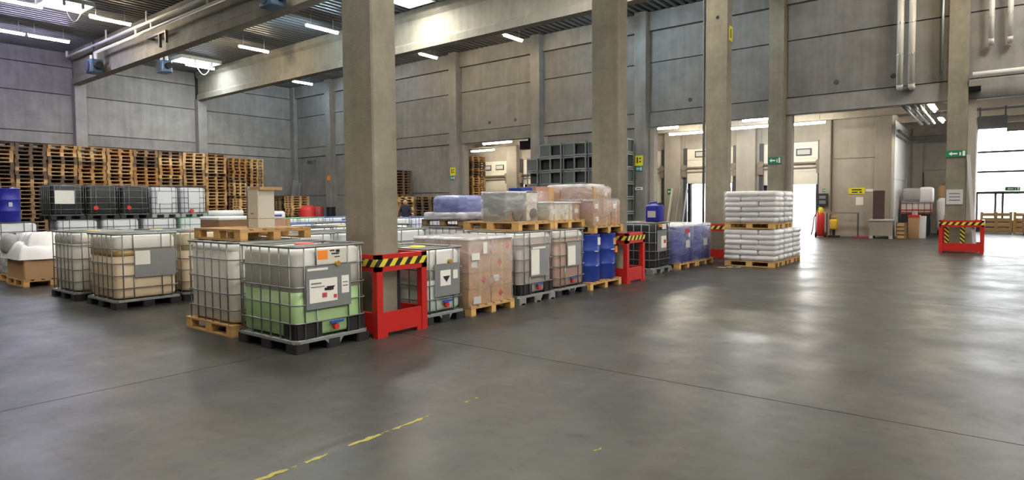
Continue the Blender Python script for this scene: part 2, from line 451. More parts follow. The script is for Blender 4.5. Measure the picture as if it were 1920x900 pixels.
# roof: trapezoidal steel deck, ribs run along Y
m = MB(); prof = []; x = -38.2
while x < 18:
    prof += [(x, ZR), (x+.13, ZR), (x+.165, ZR+.12), (x+.285, ZR+.12)]; x += .32
n = len(prof)
vs = [(p, -10, z) for p, z in prof]+[(p, 24.4, z) for p, z in prof]
m.add(vs, [(i, n+i, n+i+1, i+1) for i in range(n-1)])
ceil = struct('ceiling', m, 'deck')
part('roof_slab', B(-38.4, 18, -10, 24.4, ZR+.2, ZR+.3), 'dark_gap', ceil)

# concrete columns of the hall
def column(name, x0, x1, y0, y1, label):
    t = thing(name, label, 'column', ((x0+x1)/2, (y0+y1)/2, 0))
    hx, hy = (x1-x0)/2, (y1-y0)/2
    part('shaft', MB().cbox(-hx, hx, -hy, hy, 0, 7.8, .02), 'concrete_col', t)
    return t
c1 = column('concrete_column', -6.58, -6.0, 4.93, 5.32, 'nearest concrete column behind the red guard by the green tank')
c2 = column('concrete_column', -6.61, -6.0, 11.09, 11.49, 'middle concrete column behind the guard next to the blue drums')
c3 = column('concrete_column', -6.62, -6.0, 17.37, 17.72, 'concrete column behind the white sack pallets')
part('conduit', MB().tube([(-.36, -.16, 0), (-.36, -.16, 7.7)], .035), 'tube_dark', c3)
part('drill_hole', MB().cyl((.02, 6.75), .05, -.18, -.17, 10, 'y'), 'dark_gap', c3)
part('corner_stripe', B(.25, .296, .155, .199, .05, 1.0), 'black', c1)
sg = part('location_sign', B(.306, .318, -.17, .19, 6.85, 7.35), 'sign_yellow', c2)
for k in range(3): part('letter', B(.319, .322, -.06, .08, 6.9+.14*k, 6.98+.14*k), 'ink', sg)
sg = part('location_sign', B(.311, .322, -.1, .16, 6.1, 6.5), 'sign_yellow', c3)
part('letter', B(.323, .326, -.01, .06, 6.17, 6.42), 'ink', sg)
# roof beams (I-shaped precast: bottom flange, web, top flange)
for y in BEAMY:
    t = struct('trim_%d' % (BEAMY.index(y)+1))
    x0, x1 = XL+.3, 15.9
    pr = [(-.2, 0), (.2, 0), (.2, .26), (.12, .36), (.12, 1.22), (.26, 1.34), (.26, 1.6), (-.26, 1.6), (-.26, 1.34), (-.12, 1.22), (-.12, .36), (-.2, .26)]
    mm = MB().prism([(y+p, 7.8+q) for p, q in pr], x0, x1, 'x')
    part('beam', mm, 'beam', t)

# ------------------------------------------------------------------ loading dock annex behind the back wall
YD = 32.0
wd = struct('wall_dock', B(-38, -3.75, YD+.28, YD+.4, 4.3, 5.6), 'concrete_dock')
DOORS = [(-9.35, -6.68, 2.43, 1), (-13.3, -10.65, 2.62, 2), (-17.2, -14.55, 0, 3), (-20.75, -18.1, 0, 4), (-24.3, -21.6, 2.85, 5), (-28.1, -25.4, 0, 6)]
edges = [-3.75]
prev = -3.75
for x0, x1, zb, n_ in DOORS:
    part('wall_pier', B(x1, prev, YD, YD+.3, 0, 5.6), 'concrete_dock', wd)
    part('wall_head', B(x0, x1, YD+.05, YD+.3, 4.45, 5.6), 'concrete_dock', wd)
    prev = x0
part('wall_pier', B(-38, prev, YD, YD+.3, 0, 5.6), 'concrete_dock', wd)
for x0, x1, z0, z1 in ((-6.15, -4.42, .0, 3.55), (-6.15, -4.42, 3.58, 5.5)):
    part('panel', B(x0, x1, YD-.06, YD, z0, z1), 'concrete_dock', wd)
for x0, x1 in ((-6.66, -6.17), (-4.4, -3.75), (-14.35, -13.45), (-10.5, -9.55), (-25.3, -24.45)):
    part('pilaster', MB().cbox(x0, x1, YD-.3, YD+.05, 0, 5.5, .02), 'concrete_dock', wd)
ws = struct('wall_return', B(-3.95, -3.75, YD+.3, 37.2, 0, 5.6), 'concrete_dock')
part('panel', B(-3.75, -3.71, YD+.35, 37.1, 2.6, 5.2), 'white', ws)
part('panel', B(-3.75, -3.71, YD+.35, 37.1, 0, 2.58), 'white', ws)
wn = struct('wall_niche', B(-3.75, -.95, 37.25, 37.4, 0, 5.6), 'concrete_dock')
part('panel', B(-3.7, -1, 37.17, 37.25, 0, 3.1), 'concrete_dock', wn)
part('panel', B(-3.7, -1, 37.17, 37.25, 3.12, 5.5), 'concrete_dock', wn)
part('pilaster', B(-3.5, -3.05, 37.0, 37.25, 0, 5.5), 'concrete_dock', wn)
part('drain_pipe', MB().cyl((-1.38, 36.9), .06, 1.6, 4.9, 10), 'pipe_white', wn)
struct('wall_side', B(-1.1, -.95, 37.25, 40, 0, 5.6), 'concrete_dock')
struct('wall_far', B(9.8, 18, 40, 40.3, 0, 5.6), 'concrete_dock')
cd = struct('ceiling_dock', B(-38.2, 18, YB+.3, 40.4, 5.5, 5.65), 'deck')
for y in (26, 28, 30.5, 34, 37):
    part('joist', B(-38, 18, y-.12, y+.12, 5.22, 5.5), 'concrete_dock', cd)
struct('wall_end', B(-38.2, -38, 24.3, 32.3, 0, 5.6), 'concrete_dock')
struct('wall_annex', B(17.8, 18, 24.3, 40.3, 0, 5.6), 'concrete_dock')
struct('trim_9', B(-.95, 17.8, 40, 40.25, 5.12, 5.6), 'concrete_dock')

# dock doors
for x0, x1, zb, n_ in DOORS:
    d = struct('door_%d' % n_)
    z = zb; k = 0
    while z < 4.4:
        z1 = min(z+.62, 4.46)
        p = part('door_panel', B(x0+.06, x1-.06, YD+.1, YD+.15, z+.006, z1-.006), 'door_cream', d)
        if z <= 3.9 < z1 or z <= 4.05 < z1 and k >= 0:
            if z <= 4.0 < z1:
                zw = (z+z1)/2
                for fx in (.22, .62):
                    xa = x0+(x1-x0)*fx
                    fr = part('window_frame', B(xa-.06, xa+.62, YD+.06, YD+.11, zw-.17, zw+.17), 'frame_dark', p)
                    part('window_pane', B(xa, xa+.56, YD+.05, YD+.062, zw-.11, zw+.11), 'paper_grey', p)
        z = z1; k += 1
    part('door_leaf', B(x0+.02, x1-.02, YD+.15, YD+.17, zb, 4.5), 'door_cream', d)
    part('cross_rail', B(x0-.05, x1+.05, YD-.06, YD+.02, 3.42, 3.5), 'door_grey', d)
    part('cross_rail', B(x0+.0, x1-.0, YD+.04, YD+.1, 3.2, 3.27), 'door_grey', d)
    for x in (x0, x1):
        part('track', B(x-.09, x+.09, YD-.02, YD+.12, 0, 4.5), 'frame_dark', d)
        part('bearing', MB().cyl((x, 3.46), .16, YD-.2, YD-.04, 10, 'y'), 'door_grey', d)
        part('hinge_box', B(x-.12, x+.12, YD-.16, YD-.02, 2.95, 3.35), 'door_grey', d)
    if zb > 0:
        part('dock_seal', B(x0+.05, x1-.05, YD+.25, YD+.5, zb-.02 if n_ != 1 else zb+.05, zb+.3), 'seal_black', d)
        for x in ((x0, 1), (x1, -1)):
            part('dock_seal', B(x[0]+x[1]*.05, x[0]+x[1]*.22, YD+.25, YD+.5, 0, zb+.2), 'seal_black', d)
# outside: yard, truck body at door 2 with white goods, dark trailer at door 5
yard = struct('ground_yard', B(-60, 60, 40.4, 120, -.5, -.12), 'asphalt')
struct('ground_apron', B(-60, -3.9, 32.4, 60, -.5, -.13), 'asphalt')
def trailer(x0, x1, ztop, label):
    t = thing('truck_trailer', label, 'trailer', ((x0+x1)/2, YD+.6, -.1)); w = (x1-x0)/2
    part('load_floor', B(-w, w, 0, 9, -.02, .1), 'wood_d', t)
    part('side_wall', B(-w-.05, -w, 0, 9, 0, ztop), 'inside_dark', t); part('side_wall', B(w, w+.05, 0, 9, 0, ztop), 'inside_dark', t)
    part('roof', B(-w-.05, w+.05, 0, 9, ztop, ztop+.08), 'inside_dark', t); part('end_wall', B(-w, w, 8.95, 9, 0, ztop), 'inside_dark', t)
    return t
trailer(-24.1, -21.8, 2.95, 'dark empty truck trailer behind the far left dock door')
# stacked white packs seen through door 2
for k in range(9):
    o = part('wrapped_pack', MB().rbox(-.55, .55, -.4, .4, 0, .27, .06, .05, puff=.01), 'sack', None, True, (-11.75, YD+1.2, .0+.27*k))
    tag(o, 'white wrapped pack, %s from the floor, in the pile at the narrow dock door' % ('lowest', 'second', 'third', 'fourth', 'fifth', 'sixth', 'seventh', 'eighth', 'topmost')[k], 'pack', 'white packs outside the dock door')
# hedge beyond the open dock door
m = MB(); rr = random.Random(5)
for k in range(1400):
    c = Vector((rr.uniform(-8.2, -5.2), rr.uniform(44, 46), rr.uniform(0, 2.6))); a = rr.uniform(0, 6.28); s_ = rr.uniform(.08, .2)
    d1 = Vector((math.cos(a), math.sin(a), rr.uniform(-.5, .5)))*s_; d2 = Vector((-math.sin(a), math.cos(a), rr.uniform(-.8, .8)))*s_*.6
    m.add([tuple(c-d1), tuple(c+d2), tuple(c+d1), tuple(c-d2)], [(0, 1, 2, 3)])
h = part('hedge', m, 'leaf'); tag(h, 'green leafy hedge outside the open dock door', 'hedge', kind='stuff')

# glazed gate wall at the far right
gw = struct('window_1')
for z0, z1 in ((4.09, 5.1), (3.08, 4.06), (2.05, 3.05)):
    for k in range(5):
        xa = -.95+2.15*k
        part('pane', B(xa+.02, xa+2.13, 40.1, 40.12, z0, z1), 'glass', gw)
for z, h_ in ((5.1, .06), (4.075, .1), (3.065, .1), (2.0, .14), (.55, .1)):
    part('mullion', B(-.95, 9.8, 40.05, 40.16, z-h_/2, z+h_/2), 'frame_dark', gw)
part('sill', B(-.95, 9.8, 40.02, 40.2, 0, .5), 'frame_dark', gw)
for xa in (-.93, -.17, .12, 1.05, 1.9, 4.0, 6.1, 8.2):
    part('mullion', B(xa-.05, xa+.05, 40.05, 40.16, .5, 2.0), 'frame_dark', gw)
for xa in (1.2, 3.35, 5.5, 7.65):
    part('mullion', B(xa-.02, xa+.02, 40.05, 40.16, 2.0, 5.1), 'frame_dark', gw)
part('pane', B(-.95, 9.8, 40.1, 40.11, .55, 2.0), 'glass', gw)

# ================================================================== LAMPS AND ROOF FITTINGS
def lamp(x, y0, y1, z, m, label, along='y', group='hall tube lamps'):
    c = (x, (y0+y1)/2, z) if along == 'y' else ((y0+y1)/2, x, z)
    t = thing('tube_lamp', label, 'lamp', c, 0 if along == 'y' else PI/2, group); h = abs(y1-y0)/2
    part('housing', MB().prism([(-.11, .03), (.11, .03), (.05, .09), (-.05, .09)], -h, h, 'y'), 'lamp_house', t)
    part('tube', MB().cyl((0, -.015), .045, -h+.02, h-.02, 10, 'y'), m, t, True)
    top = (ZR+.13 if z > 7 else 5.5)-z
    for s in (-1, 1):
        part('hanger', MB().tube([(0, s*h*.7, .09), (0, s*h*.7, top)], .012, 5), 'galv', t)
    return t
ZLAMP = 8.9
LAMPS = [(-32.55, 8.38, 9.87, 'tube_violet', 'violet tube lamp at the far left edge, right one of its pair'),
 (-32.55, 6.85, 8.28, 'tube_violet', 'violet tube lamp cut by the left edge of the view'),
 (-27.6, 9.06, 10.5, 'tube_warm', 'warm tube lamp above the pipes near the upper left corner'),
 (-27.7, 6.15, 7.6, 'tube_cool', 'white tube lamp left of the large upper left skylight'),
 (-27.5, 14.95, 16.42, 'tube_warm', 'warm tube lamp between the first and second roof beams'),
 (-22.25, 14.95, 16.5, 'tube_cyan', 'white tube lamp just left of the nearest concrete column'),
 (-33.1, 15.1, 16.6, 'tube_soft', 'white tube lamp under the small skylight by the left wall'),
 (-32.8, 21.07, 22.4, 'tube_cyan', 'short white tube lamp in the far left corner bay'),
 (-22.25, 21.2, 22.4, 'tube_warm', 'warm tube lamp right of the nearest column under the back bay'),
 (-17.0, 21.22, 22.5, 'tube_warm', 'warm tube lamp in the middle of the back roof bay'),
 (-11.9, 21.1, 22.4, 'tube_cyan', 'white tube lamp half hidden behind the middle concrete column')]
for x, a, b, m_, lb in LAMPS: lamp(x, a, b, ZLAMP, m_, lb)
# lamps added to brighten the back wall, hidden by the beams and nearest column
for x in (-32.8, -27.6, -22.25, -17.0, -11.8):
    for y in (12.0, 18.4):
        lamp(x, y, y+1.45, ZLAMP, 'tube_warm' if x in (-27.6, -17.0) else 'tube_cool', 'added tube lamp hidden behind a roof beam', group='added tube lamps hidden by the beams')
lamp(-27.6, 21.1, 22.4, ZLAMP, 'tube_cool', 'added tube lamp hidden behind the nearest concrete column')
# unseen lamps continue the grid around and behind the camera, rows added for light
k = 0
for x in (-22.3, -17, -11.7, -6.4, -1.1, 4.2, 9.5):
    for y in (-3.5, -.4, 2.4, 8.0, 14.2, 20.6):
        if (x, y) in ((-22.3, 20.6), (-17, 20.6), (-11.7, 20.6), (-22.3, 14.2), (-17, 14.2)): continue
        if x < -15 and y < 9 and y > 7: continue
        if y == 2.4 and x in (-11.7, -6.4, -17) or y == -.4 and x in (-6.4, -1.1, -22.3): continue
        lamp(x, y, y+1.5, ZLAMP, 'tube_cool' if (k % 2) else 'tube_warm', 'unseen tube lamp added under the hall roof outside the view', group='added tube lamps above the frame'); k += 1
for n_, (x0, x1, y, lb) in enumerate(((-23.0, -20.95, 26.75, 'dock tube lamp above the left dock opening'), (-22.4, -20.6, 29.5, 'rear dock tube lamp at the right of the left dock opening'),
    (-26.8, -24.9, 30.0, 'dock tube lamp over the tall narrow pallet stack'), (-13.2, -11.4, 26.65, 'front dock tube lamp left of the sack column'),
    (-13.0, -11.2, 29.3, 'rear dock tube lamp left of the sack column'), (-8.5, -7.0, 26.4, 'front dock tube lamp left of the slim back column'),
    (-9.8, -7.9, 28.9, 'long rear dock tube lamp right of the sack column'), (-7.4, -5.9, 29.2, 'rear dock tube lamp right of the slim back column'))):
    lamp(y, x0, x1, 5.0, 'tube_cool' if n_ == 6 else 'tube_dock', lb, 'x', 'dock tube lamps')
for a, b, lb in ((26.6, 28.5, 'near tube lamp beside the dock duct pipes'), (31.2, 32.6, 'far tube lamp beside the dock duct pipes')):
    lamp(-2.0, a, b, 5.0, 'tube_dock', lb, 'y', 'dock tube lamps')

def skylight(x, y, w, d, label, group=None, flap=True):
    t = thing('skylight', label, 'skylight', (x, y, ZR-.12), 0, group)
    part('pane', B(-w/2, w/2, -d/2, d/2, .0, .02), 'skylight' if x < -18 else 'skylight_n', t)
    for a in (B(-w/2-.06, -w/2, -d/2-.06, d/2+.06, -.04, .12), B(w/2, w/2+.06, -d/2-.06, d/2+.06, -.04, .12), B(-w/2, w/2, -d/2-.06, -d/2, -.04, .12), B(-w/2, w/2, d/2, d/2+.06, -.04, .12)):
        part('frame', a, 'lamp_house', t)
    if flap:
        for yy in (-d*.18, d*.25): part('clip', B(w/2+.0, w/2+.1, yy-.05, yy+.05, -.22, -.03), 'white', t)
        pts = [(w/2+.05, -d*.18+(d*.43)*k/10, -.2-.55*math.sin(PI*k/10)) for k in range(11)]
        part('pull_cord', MB().tube(pts, .018, 5), 'white', t)
skylight(-28.1, 8.42, 1.35, 1.4, 'large bright skylight with a hanging cord in the upper left corner')
skylight(-33.88, 16.0, 1.25, 2.0, 'small bright skylight with a hanging cord by the left wall')
skylight(-17.6, 15.9, 1.3, 2.0, 'bright skylight cut by the top edge right of the nearest column', flap=False)
for x, y in ((-19.5, 2), (-3.2, 2.6), (-9, 14.6), (7, 2), (7, 14.6), (-14.3, 8.3), (1.5, 8.3), (12, 8.3), (1.5, 20.8), (-28, -3)):  # unseen skylights, added to light the hall from above the frame
    skylight(x, y, 1.3, 2.0, 'unseen bright skylight added in the hall roof above the frame', 'added skylights above the frame', False)

# pipes along the first visible beam
YP = 10.85
t = thing('heating_pipe', 'upper white pipe running along the nearer roof beam', 'pipe', (-22, YP, 8.95), 0, 'pipes on the nearer roof beam')
part('pipe', MB().tube([(-14.2, 0, .3), (-14.2, 0, 0), (13, 0, 0)], .06, 10), 'pipe_white', t, True)
for x in (-9.2, -5.0, -.8, 4): part('hanger', B(x-.05, x+.05, -.02, .02, .06, .45), 'pipe_white', t)
t = thing('heating_pipe', 'lower white pipe running along the nearer roof beam', 'pipe', (-22, YP, 8.62), 0, 'pipes on the nearer roof beam')
part('pipe', MB().tube([(-10.6, 0, -.25), (-10.6, 0, 0), (13, 0, 0)], .06, 10), 'pipe_white', t, True)
for x in (-6.1, -4.6, 0, 4): part('hanger', B(x-.04, x+.04, -.02, .02, .05, .24), 'pipe_white', t)
t = thing('pipe_bracket', 'dark forked bracket hanging off the nearer roof beam', 'bracket', (-27.4, 11.05, 8.4))
part('arm', B(-.1, 1.7, -.05, .05, .0, .08), 'frame_dark', t); part('stay', B(-.1, .0, .0, .3, .0, .08), 'wood_d', t); part('leg', B(1.05, 1.13, -.05, .05, -.5, 0), 'frame_dark', t); part('leg', B(1.62, 1.7, -.05, .05, -.4, 0), 'frame_dark', t)
def fan_unit(x, y, z, label, flip=1):
    t = thing('fan_heater', label, 'heater', (x, y, z))
    part('casing', MB().rbox(-.38, .38, -.26, .26, -.3, .3, .08, .06), 'blue_fan', t, True)
    part('rod', B(-.03, .03, -.03, .03, .3, 9.53-z), 'frame_dark', t)
    part('grille', MB().cyl((0, 0), .24, -.32, -.26, 16, 'y'), 'frame_dark', t)
    part('motor', MB().cyl((0, 0), .16, .38*flip, .66*flip, 14, 'x'), 'black', t)
    for s in (-.28, .28): part('outlet', MB().cyl((s, 0), .08, .3, .56, 10), 'pipe_white', t)
fan_unit(-32.7, 10.85, 8.0, 'blue fan heater hanging at the left end of the nearer beam')
fan_unit(-33.9, 14.4, 8.75, 'dark blue fan heater hanging beside the small left skylight')
fan_unit(-17.8, 10.8, 8.0, 'blue fan heater cut by the top edge on the nearer beam')
# pipes on the right of the back wall
def vpipe(x, z0, z1, r, label, grp):
    t = thing('duct_pipe', label, 'pipe', (x, 23.62, z0), 0, grp)
    part('pipe', MB().tube([(0, 0, .1), (0, 0, z1-z0)], r, 14), 'pipe_white', t, True)
    part('elbow', MB().tube([(0, 0, .12), (0, .08, .02), (0, .25, .0)], r*1.02, 14), 'pipe_white', t, True)
    for k in range(1, 4): part('clamp', MB().cyl((0, 0), r*1.12, (z1-z0)*k/4, (z1-z0)*k/4+.06, 14), 'galv', t)
vpipe(-2.62, 5.25, 9.3, .095, 'long white duct pipe, left of the close pair on the back wall', 'wall duct pipes')
vpipe(-2.3, 5.25, 9.3, .095, 'long white duct pipe, right of the close pair on the back wall', 'wall duct pipes')
vpipe(-.3, 6.33, 9.3, .07, 'shorter duct pipe right of the far right column, left one', 'wall duct pipes')
vpipe(.14, 6.33, 9.3, .07, 'shorter duct pipe at the upper right corner, right one', 'wall duct pipes')
o = part('duct_pipe', MB().tube([(-.72, 23.46, 5.38), (12, 23.46, 5.38)], .085, 12), 'pipe_white', None, True); tag(o, 'horizontal white duct pipe above the glazed gate opening', 'pipe', 'wall duct pipes')
o = part('conduit_pipe', MB().tube([(-1.5, 23.7, 5.5), (-1.5, 23.7, 9.3)], .035, 8), 'galv', None, True); tag(o, 'thin grey conduit left of the far right column', 'pipe')
for k, x in enumerate((-2.75, -2.5, -2.3)):
    o = thing('dock_pipe', '', '', (x, 28.6, 4.95)); part('pipe', MB().tube([(0, -3.9, 0), (0, 3.9, 0)], .06, 10), 'galv', o, True)
    for yy in (-2.6, -.6, 1.9): part('hanger', B(-.02, .02, yy-.02, yy+.02, .05, .28), 'galv', o)
    tag(o, ('leftmost', 'middle', 'rightmost')[k]+' of the three ceiling pipes in the dock passage', 'pipe', 'dock ceiling pipes')
t = thing('wall_pipe', 'pair of grey pipes running round the niche under the dock ceiling', 'pipe', (0, 0, 0))
for z in (4.75, 4.55): part('pipe', MB().tube([(-3.6, 32.6, z), (-3.6, 36.85, z), (-1.0, 36.85, z)], .06, 8), 'galv', t, True)
t = thing('gate_drive', 'dark gate drive box with a lit strip above the glazed gate', 'gate drive', (-.28, 30.5, 4.35))
part('box', B(-.45, .45, -.25, .25, 0, .5), 'frame_dark', t); part('light_strip', B(-.42, .42, -.26, -.2, -.1, -.04), 'tube_cool', t)
part('hanger', B(-.42, -.36, -.03, .03, .5, .9), 'frame_dark', t); part('hanger', B(.36, .42, -.03, .03, .5, .9), 'frame_dark', t)
t = thing('gate_drive', 'dark gate drive box hanging in the left dock opening', 'gate drive', (-19.3, 26.2, 4.45))
part('box', MB().cbox(-.55, .45, -.25, .25, 0, .42, .04), 'frame_dark', t); part('hanger', B(-.1, .1, -.05, .05, .42, .8), 'frame_dark', t)

# ================================================================== SIGNS
def sign(x, y, z, w, h, m, label, lines=(), arrow=False, cat='sign', d=.02):
    t = thing('wall_sign', label, cat, (x, y, z))
    part('board', B(-w/2, w/2, -d, 0, -h/2, h/2), m, t)
    for lx, lz, lw, lh in lines: part('letter', B(lx-lw/2, lx+lw/2, -d-.004, -d, lz-lh/2, lz+lh/2), 'ink', t)
    if arrow:
        part('arrow', MB().prism([(-w*.38, 0), (-w*.22, h*.3), (-w*.22, h*.1), (w*.05, h*.1), (w*.05, -h*.1), (-w*.22, -h*.1), (-w*.22, -h*.3)], -d-.004, -d, 'y'), 'white', t)
        part('figure', B(w*.15, w*.22, -d-.004, -d, -h*.3, h*.2), 'white', t); part('door_symbol', B(w*.3, w*.42, -d-.004, -d, -h*.38, h*.38), 'white', t)
    return t
yf = YB-.425
for x, z, lb in ((-22.35, 3.3, 'left of the left dock opening'), (-17.08, 3.1, 'beside the grey crate stacks'), (-11.78, 3.35, 'on the column left of the blue jerrycan')):
    sign(x, yf, z, .36, .42, 'sign_yellow', 'yellow bay number sign '+lb, [(-.06, .02, .05, .24), (.06, .09, .07, .06), (.06, -.04, .07, .06)])
    sign(x, yf, z-.33, .3, .2, 'sign_teal', 'small teal exit sign below the yellow sign '+lb, arrow=True)
sign(-11.78, yf, 2.2, .34, .12, 'white', 'small white plate on the column left of the blue jerrycan', [(0, 0, .2, .03)])
sign(-6.42, yf, 3.1, .46, .24, 'sign_green', 'green exit sign with arrow on the slim back column', arrow=True)
sign(-1.08, yf, 3.05, .52, .2, 'sign_green', 'green exit sign with arrow on the far right column', arrow=True)
sign(-1.1, yf, 1.72, .42, .46, 'paper_grey', 'grey notice sheet on the far right column', [(-.0, .1, .28, .02), (0, 0, .28, .02), (0, -.1, .28, .02)])
sign(-5.12, YD-.065, 2.08, .66, .28, 'sign_yellow', 'yellow two line warning sign on the dock wall', [(0, .055, .4, .055), (-.08, -.06, .24, .05), (.16, -.06, .1, .05)])
sign(-4.62, YD-.065, 2.1, .3, .12, 'white', 'small white plate right of the yellow dock wall sign')
sign(-5.0, YD-.065, 1.62, .3, .36, 'paper', 'white notice sheet under the yellow dock wall sign')
sign(-6.42, YD-.305, 2.13, .16, .14, 'sign_green', 'tiny green sign on the pier right of the open dock door', arrow=True)
sign(.5, 39.98, 2.18, .6, .2, 'sign_green', 'green exit sign on the glazed gate', arrow=True)
sign(-14.0, YD-.305, 2.2, .3, .3, 'sign_green', 'small green sign on the pier left of the narrow dock door', arrow=True)
sign(-33.0, yf, 3.3, .3, .3, 'orange_label', 'small orange sign on the far left back pilaster')

# ================================================================== PALLETS
PM = {}
def pallet_pieces(L=1.2, Wd=.8, q=1.0):
    """list of (name, kind, box): long axis along x"""
    P = []
    h = .144
    n = 5 if Wd <= .85 else 6
    bw = .12
    for k in range(n):
        y = -Wd/2+bw/2+(Wd-bw)*k/(n-1)
        P.append(('board', 'b', (-L/2, L/2, y-bw/2, y+bw/2, .122, .144)))
    for x in (-L/2+.0725, 0, L/2-.0725):
        P.append(('cross_board', 'b', (x-.0725, x+.0725, -Wd/2, Wd/2, .1, .122)))
    for y in (-Wd/2+.05, 0, Wd/2-.05):
        P.append(('bottom_board', 'b', (-L/2, L/2, y-.05, y+.05, 0, .022)))
        for x in (-L/2+.0725, 0, L/2-.0725):
            P.append(('block', 'k', (x-.0725, x+.0725, y-.05, y+.05, .022, .1)))
    return [(a, k, (b[0], b[1], b[2], b[3], b[4]*q, b[5]*q)) for a, k, b in P]
def pallet_mesh(mkey, L=1.2, Wd=.8, q=1.0):
    key = ('p', mkey, L, Wd, q)
    if key not in PM:
        mb = MB()
        for _, _, b in pallet_pieces(L, Wd, q): mb.box(*b)
        PM[key] = mb.mesh('pallet', mkey)
    return PM[key]
def pallet_part(parent, loc=(0,0,0), rz=0, L=1.2, Wd=.8, m='wood', mk='wood_block'):
    """wooden pallet as a part: its boards and blocks are sub-parts"""
    mb = MB()
    pcs = pallet_pieces(L, Wd)
    key = ('pb', m, L, Wd)
    if key not in PM:
        for nme, kd, b in pcs:
            if nme == 'cross_board': mb.box(*b)
        PM[key] = mb.mesh('pallet', m)
        for q, (nme, kd, b) in enumerate(pcs):
            if nme != 'cross_board': PM[key, q] = (nme, B(*b).mesh(nme, mk if kd == 'k' else m))
        PM[key, 'n'] = len(pcs)
    p = link('pallet', PM[key], parent, loc, rz)
    for q in range(PM[key, 'n']):
        if (key, q) in PM: link(PM[key, q][0], PM[key, q][1], p)
    return p

